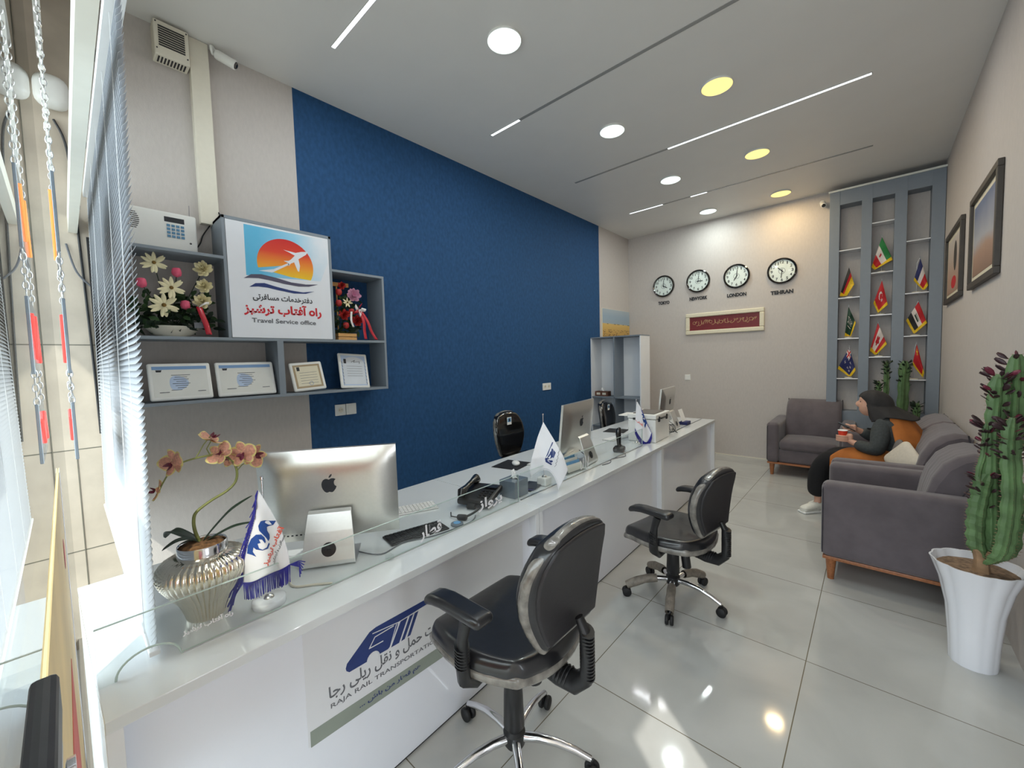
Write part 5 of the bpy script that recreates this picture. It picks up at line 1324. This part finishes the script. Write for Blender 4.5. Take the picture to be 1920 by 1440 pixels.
tag(b.build('fringe', 'flag_white', t), kind='stuff')
# far: blue-edged agency flag before the white box
k3 = .000506
def c3(l): return [((x-430)*k3, -(y-270)*k3) for x, y in l]
t, P, sh, cl = desk_flag((-1.60, 3.455, T), .385, 'narrow white flag with short blue fringe, before the white box',
    c3([(425, 270), (415, 430), (405, 620), (398, 745)]), c3([(430, 270), (455, 450), (500, 680), (575, 1000)]), c3([(440, 270), (520, 430), (610, 640), (690, 830)]), (.010, 60, 6, .2), .012, 'small')
b = MB().use('flag_blue'); F = lambda u, v, q: P(u, v, .002+q)
b.poly(c3([(500, 490), (540, 480), (560, 520), (545, 570), (520, 560), (535, 525)]), F).poly(c3([(520, 570), (600, 610), (605, 660), (570, 745), (555, 700), (570, 650), (540, 640)]), F)
b.use('flag_orange').text(fa('آفتاب'), lambda u, v, q: P(u, v-(u*.9), .002+q), c3([(412, 0)])[0][0], c3([(530, 0)])[0][0], c3([(0, 640)])[0][1], .030, .03)
b.build('flag_print', None, cl)
b = MB()
for i in range(50):
    p = Vector(sh(i/49, 1)); b.tube([p, p+Vector((0, 0, -.055))], .0022, 4)
for i in range(14):
    p = Vector(sh(1, .25+i/14*.75)); b.tube([p, p+CU*.006+Vector((0, 0, -.03))], .002, 4)
tag(b.build('fringe', 'fringe_blue', t), kind='stuff')

# ================================================================== flower arrangements on the wall shelf
def daisy(par, c, r, m, core, nrm=(1, -.25, .15), np_=11, layers=1, name='flower'):
    n_ = Vector(nrm).normalized(); a = Vector((0, 0, 1)).cross(n_).normalized(); d = n_.cross(a); C0 = Vector(c)
    b = MB()
    for ly in range(layers):
        for i in range(np_):
            an = 2*PI*(i+.5*ly)/np_+.2*math.sin(i*3)
            petal(b, r*(1-.28*ly), r*(.17 if layers == 1 else .34)*(1-.2*ly), an, (.10 if layers == 1 else .35+.25*ly)*r, m, None, lambda x, y, z: tuple(C0+a*x+d*y+n_*(z+.003*ly)))
    fo = b.build(name, None, par, smooth=True)
    if core: MB().ball(tuple(C0+n_*.004), (r*.16,)*3, 10, 6).build('flower_core', core, fo, smooth=True)
def bud(par, c, r, m):
    b = MB()
    for k_ in range(3): b.lathe([(.0005, -r), (r*.7, -r*.6), (r*(.95-.1*k_), 0), (r*(.8-.22*k_), r*.9), (r*(.6-.2*k_), r*(1.1+.05*k_))], 14, mod=lambda a, z, k_=k_: 1+.10*math.sin(3*a+k_*2))
    b.v = [(p[0]+c[0], p[1]+c[1], p[2]+c[2]) for p in b.v]
    b.build('flower', m, par, smooth=True)
def foliage(par, n, box_, size, m, seed, name='foliage'):
    rr = random.Random(seed); b = MB()
    for i in range(n):
        c = Vector([rr.uniform(*q) for q in box_]); dd = Vector((rr.uniform(-.3, 1), rr.uniform(-1, 1), rr.uniform(-.5, 1))).normalized(); L = size*rr.uniform(.7, 1.3)
        s_ = dd.orthogonal().normalized(); w_ = L*.26
        b.grid(3, 5, lambda u, v: tuple(c+dd*(v*L)+s_*((u-.5)*2*w_*math.sin(PI*(.08+.9*v))**.8)+Vector((0, 0, -.25*L*v*v))+dd.cross(s_)*(abs(u-.5)*.25*w_)))
    tag(b.build(name, m, par, smooth=True), kind='stuff')
t = thing('flower_arrangement', 'cream daisies, roses and pink buds in an ivory bowl on the wall shelf', 'flowers', (XL+.13, .455, 1.746))
b = MB().lathe([(.0005, 0), (.055, 0), (.075, .02), (.105, .062), (.108, .066), (.100, .064), (.0005, .045)], 40)
b.v = [(p[0]*.75, p[1]*1.32, p[2]) for p in b.v]; b.build('bowl', 'ivory_ceramic', t, smooth=True)
S_ = lambda y, z, x=.06: (x, y-.455, z-1.746)
for (y, z, r) in ((.385, 2.17, .062), (.455, 2.035, .066), (.415, 1.930, .072)): daisy(t, S_(y, z), r, 'cream_petal', 'yellow_core')
for (y, z, r) in ((.615, 2.165, .052), (.615, 2.06, .046), (.60, 1.965, .050)): daisy(t, S_(y, z), r, 'cream_petal', None, np_=7, layers=4, nrm=(1, -.4, .2))
for (y, z) in ((.485, 2.125), (.325, 2.045), (.515, 1.935)): bud(t, S_(y, z), .026, 'pink_petal')
for (y, z) in ((.385, 2.17), (.455, 2.035), (.415, 1.93), (.615, 2.165), (.615, 2.06), (.60, 1.965), (.485, 2.125), (.325, 2.045), (.515, 1.935)):
    MB().tube([(0, 0, .05), S_((y+.455)/2, (z+1.80)/2, .02), S_(y, z, .05)], .0025, 5).build('stem', 'deep_leaf', t, smooth=True)
foliage(t, 150, [(-.06, .05), (-.16, .18), (.05, .26)], .055, 'green_leaf', 2)
foliage(t, 60, [(.0, .07), (-.15, .20), (.05, .13)], .055, 'deep_leaf', 4)
def ribbon(par, pts, w_, m, name='ribbon', side=(0, 1, 0)):
    P = smooth_path(pts, 4); n = len(P); s_ = Vector(side)
    MB().grid(1, n-1, lambda u, v: tuple(P[min(n-1, int(round(v*(n-1))))]+s_*((u-.5)*w_))).build(name, m, par, smooth=True, solid=.0006)
ribbon(t, [S_(.575, 1.93, .085), S_(.585, 1.88, .10), S_(.60, 1.83, .10), S_(.612, 1.762, .105)], .030, 'red_ribbon')
ribbon(t, [S_(.575, 1.93, .085), S_(.60, 1.95, .10), S_(.625, 1.955, .09)], .018, 'white_ribbon', side=(0, .3, .9))
MB().add([S_(.545, 1.80, .09), S_(.60, 1.80, .09), S_(.60, 1.835, .085), S_(.545, 1.835, .085)], [(0, 1, 2, 3)]).build('gift_card', 'ink_grey', t, solid=.001)
t = thing('flower_arrangement', 'red and lilac flowers with red ribbons in a small wooden crate', 'flowers', (XL+.13, 1.52, 1.746), 0)
b = MB()
for z in (.0, .030): b.box(-.05, .05, -.075, .075, z, z+.026)
b.build('wooden_crate', 'pale_wood', t, bevel=.001)
MB().box(-.01, .01, -.085, .045, .425, .455).build('wooden_crate_bar', 'pale_wood', t, bevel=.001)
MB().tube([(0, -.05, .05), (0, -.05, .43)], .006, 6).build('crate_post', 'pale_wood', t, smooth=True)
S2 = lambda y, z, x=.05: (x, y-1.52, z-1.746)
daisy(t, S2(1.585, 2.105), .055, 'lilac_petal', None, np_=13, layers=3)
daisy(t, S2(1.53, 2.045), .040, 'cream_petal', 'yellow_core', np_=7)
for (y, z, r) in ((1.50, 1.945, .045), (1.605, 1.905, .048), (1.49, 2.17, .032)): daisy(t, S2(y, z), r, 'red_petal', None, np_=7, layers=4)
for (y, z) in ((1.465, 2.115), (1.46, 2.03), (1.51, 1.86), (1.56, 1.97)): bud(t, S2(y, z), .024, 'red_petal')
foliage(t, 90, [(-.05, .04), (-.09, .12), (.06, .36)], .045, 'green_leaf', 9)
foliage(t, 26, [(-.02, .04), (-.10, .15), (.04, .18)], .06, 'deep_leaf', 10)
for k_ in range(5):
    a = k_*1.2; ribbon(t, [S2(1.60, 1.985, .085), S2(1.60+.05*math.cos(a), 1.985+.05*math.sin(a), .11), S2(1.60+.02*math.cos(a+.6), 1.985+.02*math.sin(a+.6), .10)], .02, 'red_ribbon' if k_ % 2 else 'white_ribbon', side=(.3, .3, .9))
ribbon(t, [S2(1.62, 1.98, .09), S2(1.66, 1.90, .11), S2(1.69, 1.82, .11), S2(1.73, 1.752, .115)], .026, 'red_ribbon')
ribbon(t, [S2(1.60, 1.98, .09), S2(1.625, 1.90, .115), S2(1.63, 1.82, .11), S2(1.64, 1.755, .11)], .024, 'red_ribbon')
ribbon(t, [S2(1.54, 1.97, .09), S2(1.53, 1.90, .10), S2(1.55, 1.85, .09)], .016, 'white_ribbon')

# ================================================================== potted cacti
def cactus(loc, label, pot, cols_, leafn, seed, potscale=1.0):
    t = thing('potted_cactus', label, 'plant', loc)
    ps = potscale
    if pot:
        def fl(a, z): return 1+.045*abs(math.cos(6*a))*(.4+.6*z/.5)
        MB().lathe([(.0005, .0), (.082, .0), (.084, .008), (.088, .12), (.100, .28), (.125, .41), (.153, .495), (.157, .505), (.150, .505), (.135, .47), (.0005, .455)], 96, mod=fl).build('pot', 'white_ceramic', t, smooth=True)
        MB().lathe([(.0005, .478), (.10, .476), (.138, .472), (.138, .46), (.0005, .46)], 40, mod=lambda a, z: 1+.02*math.sin(9*a)).build('soil', 'soil', t, smooth=True)
    else:
        MB().lathe([(.0005, 0), (.12, 0), (.15, .35), (.145, .35), (.13, .32), (.0005, .32)], 40).build('pot', 'white_ceramic', t, smooth=True)
        MB().lathe([(.0005, .33), (.12, .33), (.12, .32), (.0005, .32)], 24).build('soil', 'soil', t, smooth=True)
    rr = random.Random(seed)
    lv = MB(); red = MB()
    for pts, rad in cols_:
        P = smooth_path([tuple(Vector(p)-Vector(loc)+Vector((.012 if pot else 0, 0, 0))) for p in pts], 8); n = len(P); b = MB(); vs = []; fs = []; K = 12
        for i, p in enumerate(P):
            v = i/(n-1); env = min(1, .35+4*v)*min(1, (1-v)*9+.35); wv = 1+.10*math.sin(i*1.7+pts[0][0]*40)
            for k_ in range(K*2):
                a = PI*k_/K; r = rad*env*wv*(1.0 if k_ % 6 == 0 else .80 if k_ % 6 in (1, 5) else .60 if k_ % 6 in (2, 4) else .52)
                vs.append((p.x+r*math.cos(a), p.y+r*math.sin(a), p.z))
        m_ = K*2
        for i in range(n-1):
            for k_ in range(m_): fs.append((i*m_+k_, i*m_+(k_+1) % m_, (i+1)*m_+(k_+1) % m_, (i+1)*m_+k_))
        fs.append(tuple(range(m_))[::-1]); fs.append(tuple((n-1)*m_+k_ for k_ in range(m_)))
        st = b.add(vs, fs).build('cactus_column', 'cactus', t, smooth=False)
        sp_ = MB()
        for i in range(0, n, 1):
            for k_ in range(0, m_, 6):
                p = P[i]; a = PI*k_/K; v = i/(n-1); r = rad*min(1, .35+4*v)*min(1, (1-v)*9+.35)*.97
                c = Vector((p.x+r*math.cos(a), p.y+r*math.sin(a), p.z)); d = Vector((math.cos(a), math.sin(a), .1))*.009
                sp_.tube([c, c+d], [.0016, .0003], 3, caps=False)
        tag(sp_.build('spines', 'cactus_stem', st), kind='stuff')
        for q in range(leafn):
            v = 1-abs(rr.gauss(0, .16)); v = min(1, max(.25, v)); p = P[int(v*(n-1))]; a = rr.uniform(0, 2*PI); L = rr.uniform(.024, .046)*(1.15 if v > .9 else 1)
            d = Vector((math.cos(a), math.sin(a), rr.uniform(.1, .9))).normalized(); s_ = (Matrix.Rotation(rr.uniform(-1.4, 1.4), 3, d) @ Vector((0, 0, 1)).cross(d)).normalized(); c = p+Vector((math.cos(a), math.sin(a), 0))*rad*.7
            if pot and max(c.x, (c+d*L).x) > .150: continue
            (lv if rr.random() < .88 else red).grid(2, 4, lambda u, w__: tuple(c+d*(w__*L)+s_*((u-.5)*2*L*.24*math.sin(PI*(.05+.8*w__))+0)+Vector((0, 0, .15*L*w__))))
    tag(lv.build('leaves', 'dark_leaf' if pot else 'deep_leaf', t, smooth=True, solid=.001), kind='stuff')
    if pot: tag(red.build('young_leaves', 'orchid_lip', t, smooth=True, solid=.001), kind='stuff')
    return t
t = cactus((.392, 2.92, 0), 'tall branching green cactus with dark red leaves in a white fluted pot', True, [
    ([(.402, 2.90, .535), (.385, 2.90, .62), (.382, 2.90, .74), (.392, 2.90, .86), (.405, 2.90, .96)], .046),
    ([(.405, 2.90, .53), (.43, 2.90, .60), (.428, 2.90, .75), (.420, 2.90, .95), (.415, 2.90, 1.15), (.420, 2.90, 1.32), (.424, 2.90, 1.43)], .034),
    ([(.42, 2.92, .53), (.472, 2.92, .60), (.480, 2.92, .80), (.466, 2.92, 1.0), (.472, 2.92, 1.25), (.475, 2.92, 1.52)], .038),
    ([(.40, 2.86, .53), (.44, 2.83, .60), (.455, 2.82, .72), (.460, 2.81, .90), (.450, 2.81, 1.10), (.456, 2.81, 1.24)], .032),
    ([(.385, 2.90, .80), (.375, 2.90, .95), (.388, 2.90, 1.05), (.392, 2.90, 1.20)], .016),
    ([(.40, 2.94, .95), (.452, 2.94, 1.10), (.455, 2.94, 1.30), (.456, 2.94, 1.40)], .022)], 46, 12)
MB().lathe([(.034, .45), (.030, .49), (.026, .53), (.034, .58), (.0005, .60)], 14, mod=lambda a, z: 1+.08*math.sin(5*a), c=(.012, -.02)).build('trunk', 'cactus_stem', t, smooth=True)
cactus((.30, 6.38, 0), 'dark green cactus standing in the back right corner behind the person', False, [
    ([(.27, 6.40, .33), (.25, 6.40, .70), (.255, 6.40, 1.1), (.26, 6.40, 1.43)], .048),
    ([(.30, 6.34, .33), (.16, 6.36, .60), (.115, 6.38, .95), (.11, 6.38, 1.25), (.105, 6.38, 1.42)], .024),
    ([(.28, 6.36, .33), (.10, 6.36, .75), (.05, 6.38, 1.00), (.045, 6.38, 1.19)], .022),
    ([(.30, 6.42, .40), (.36, 6.42, .70), (.37, 6.42, .95)], .03)], 44, 21)
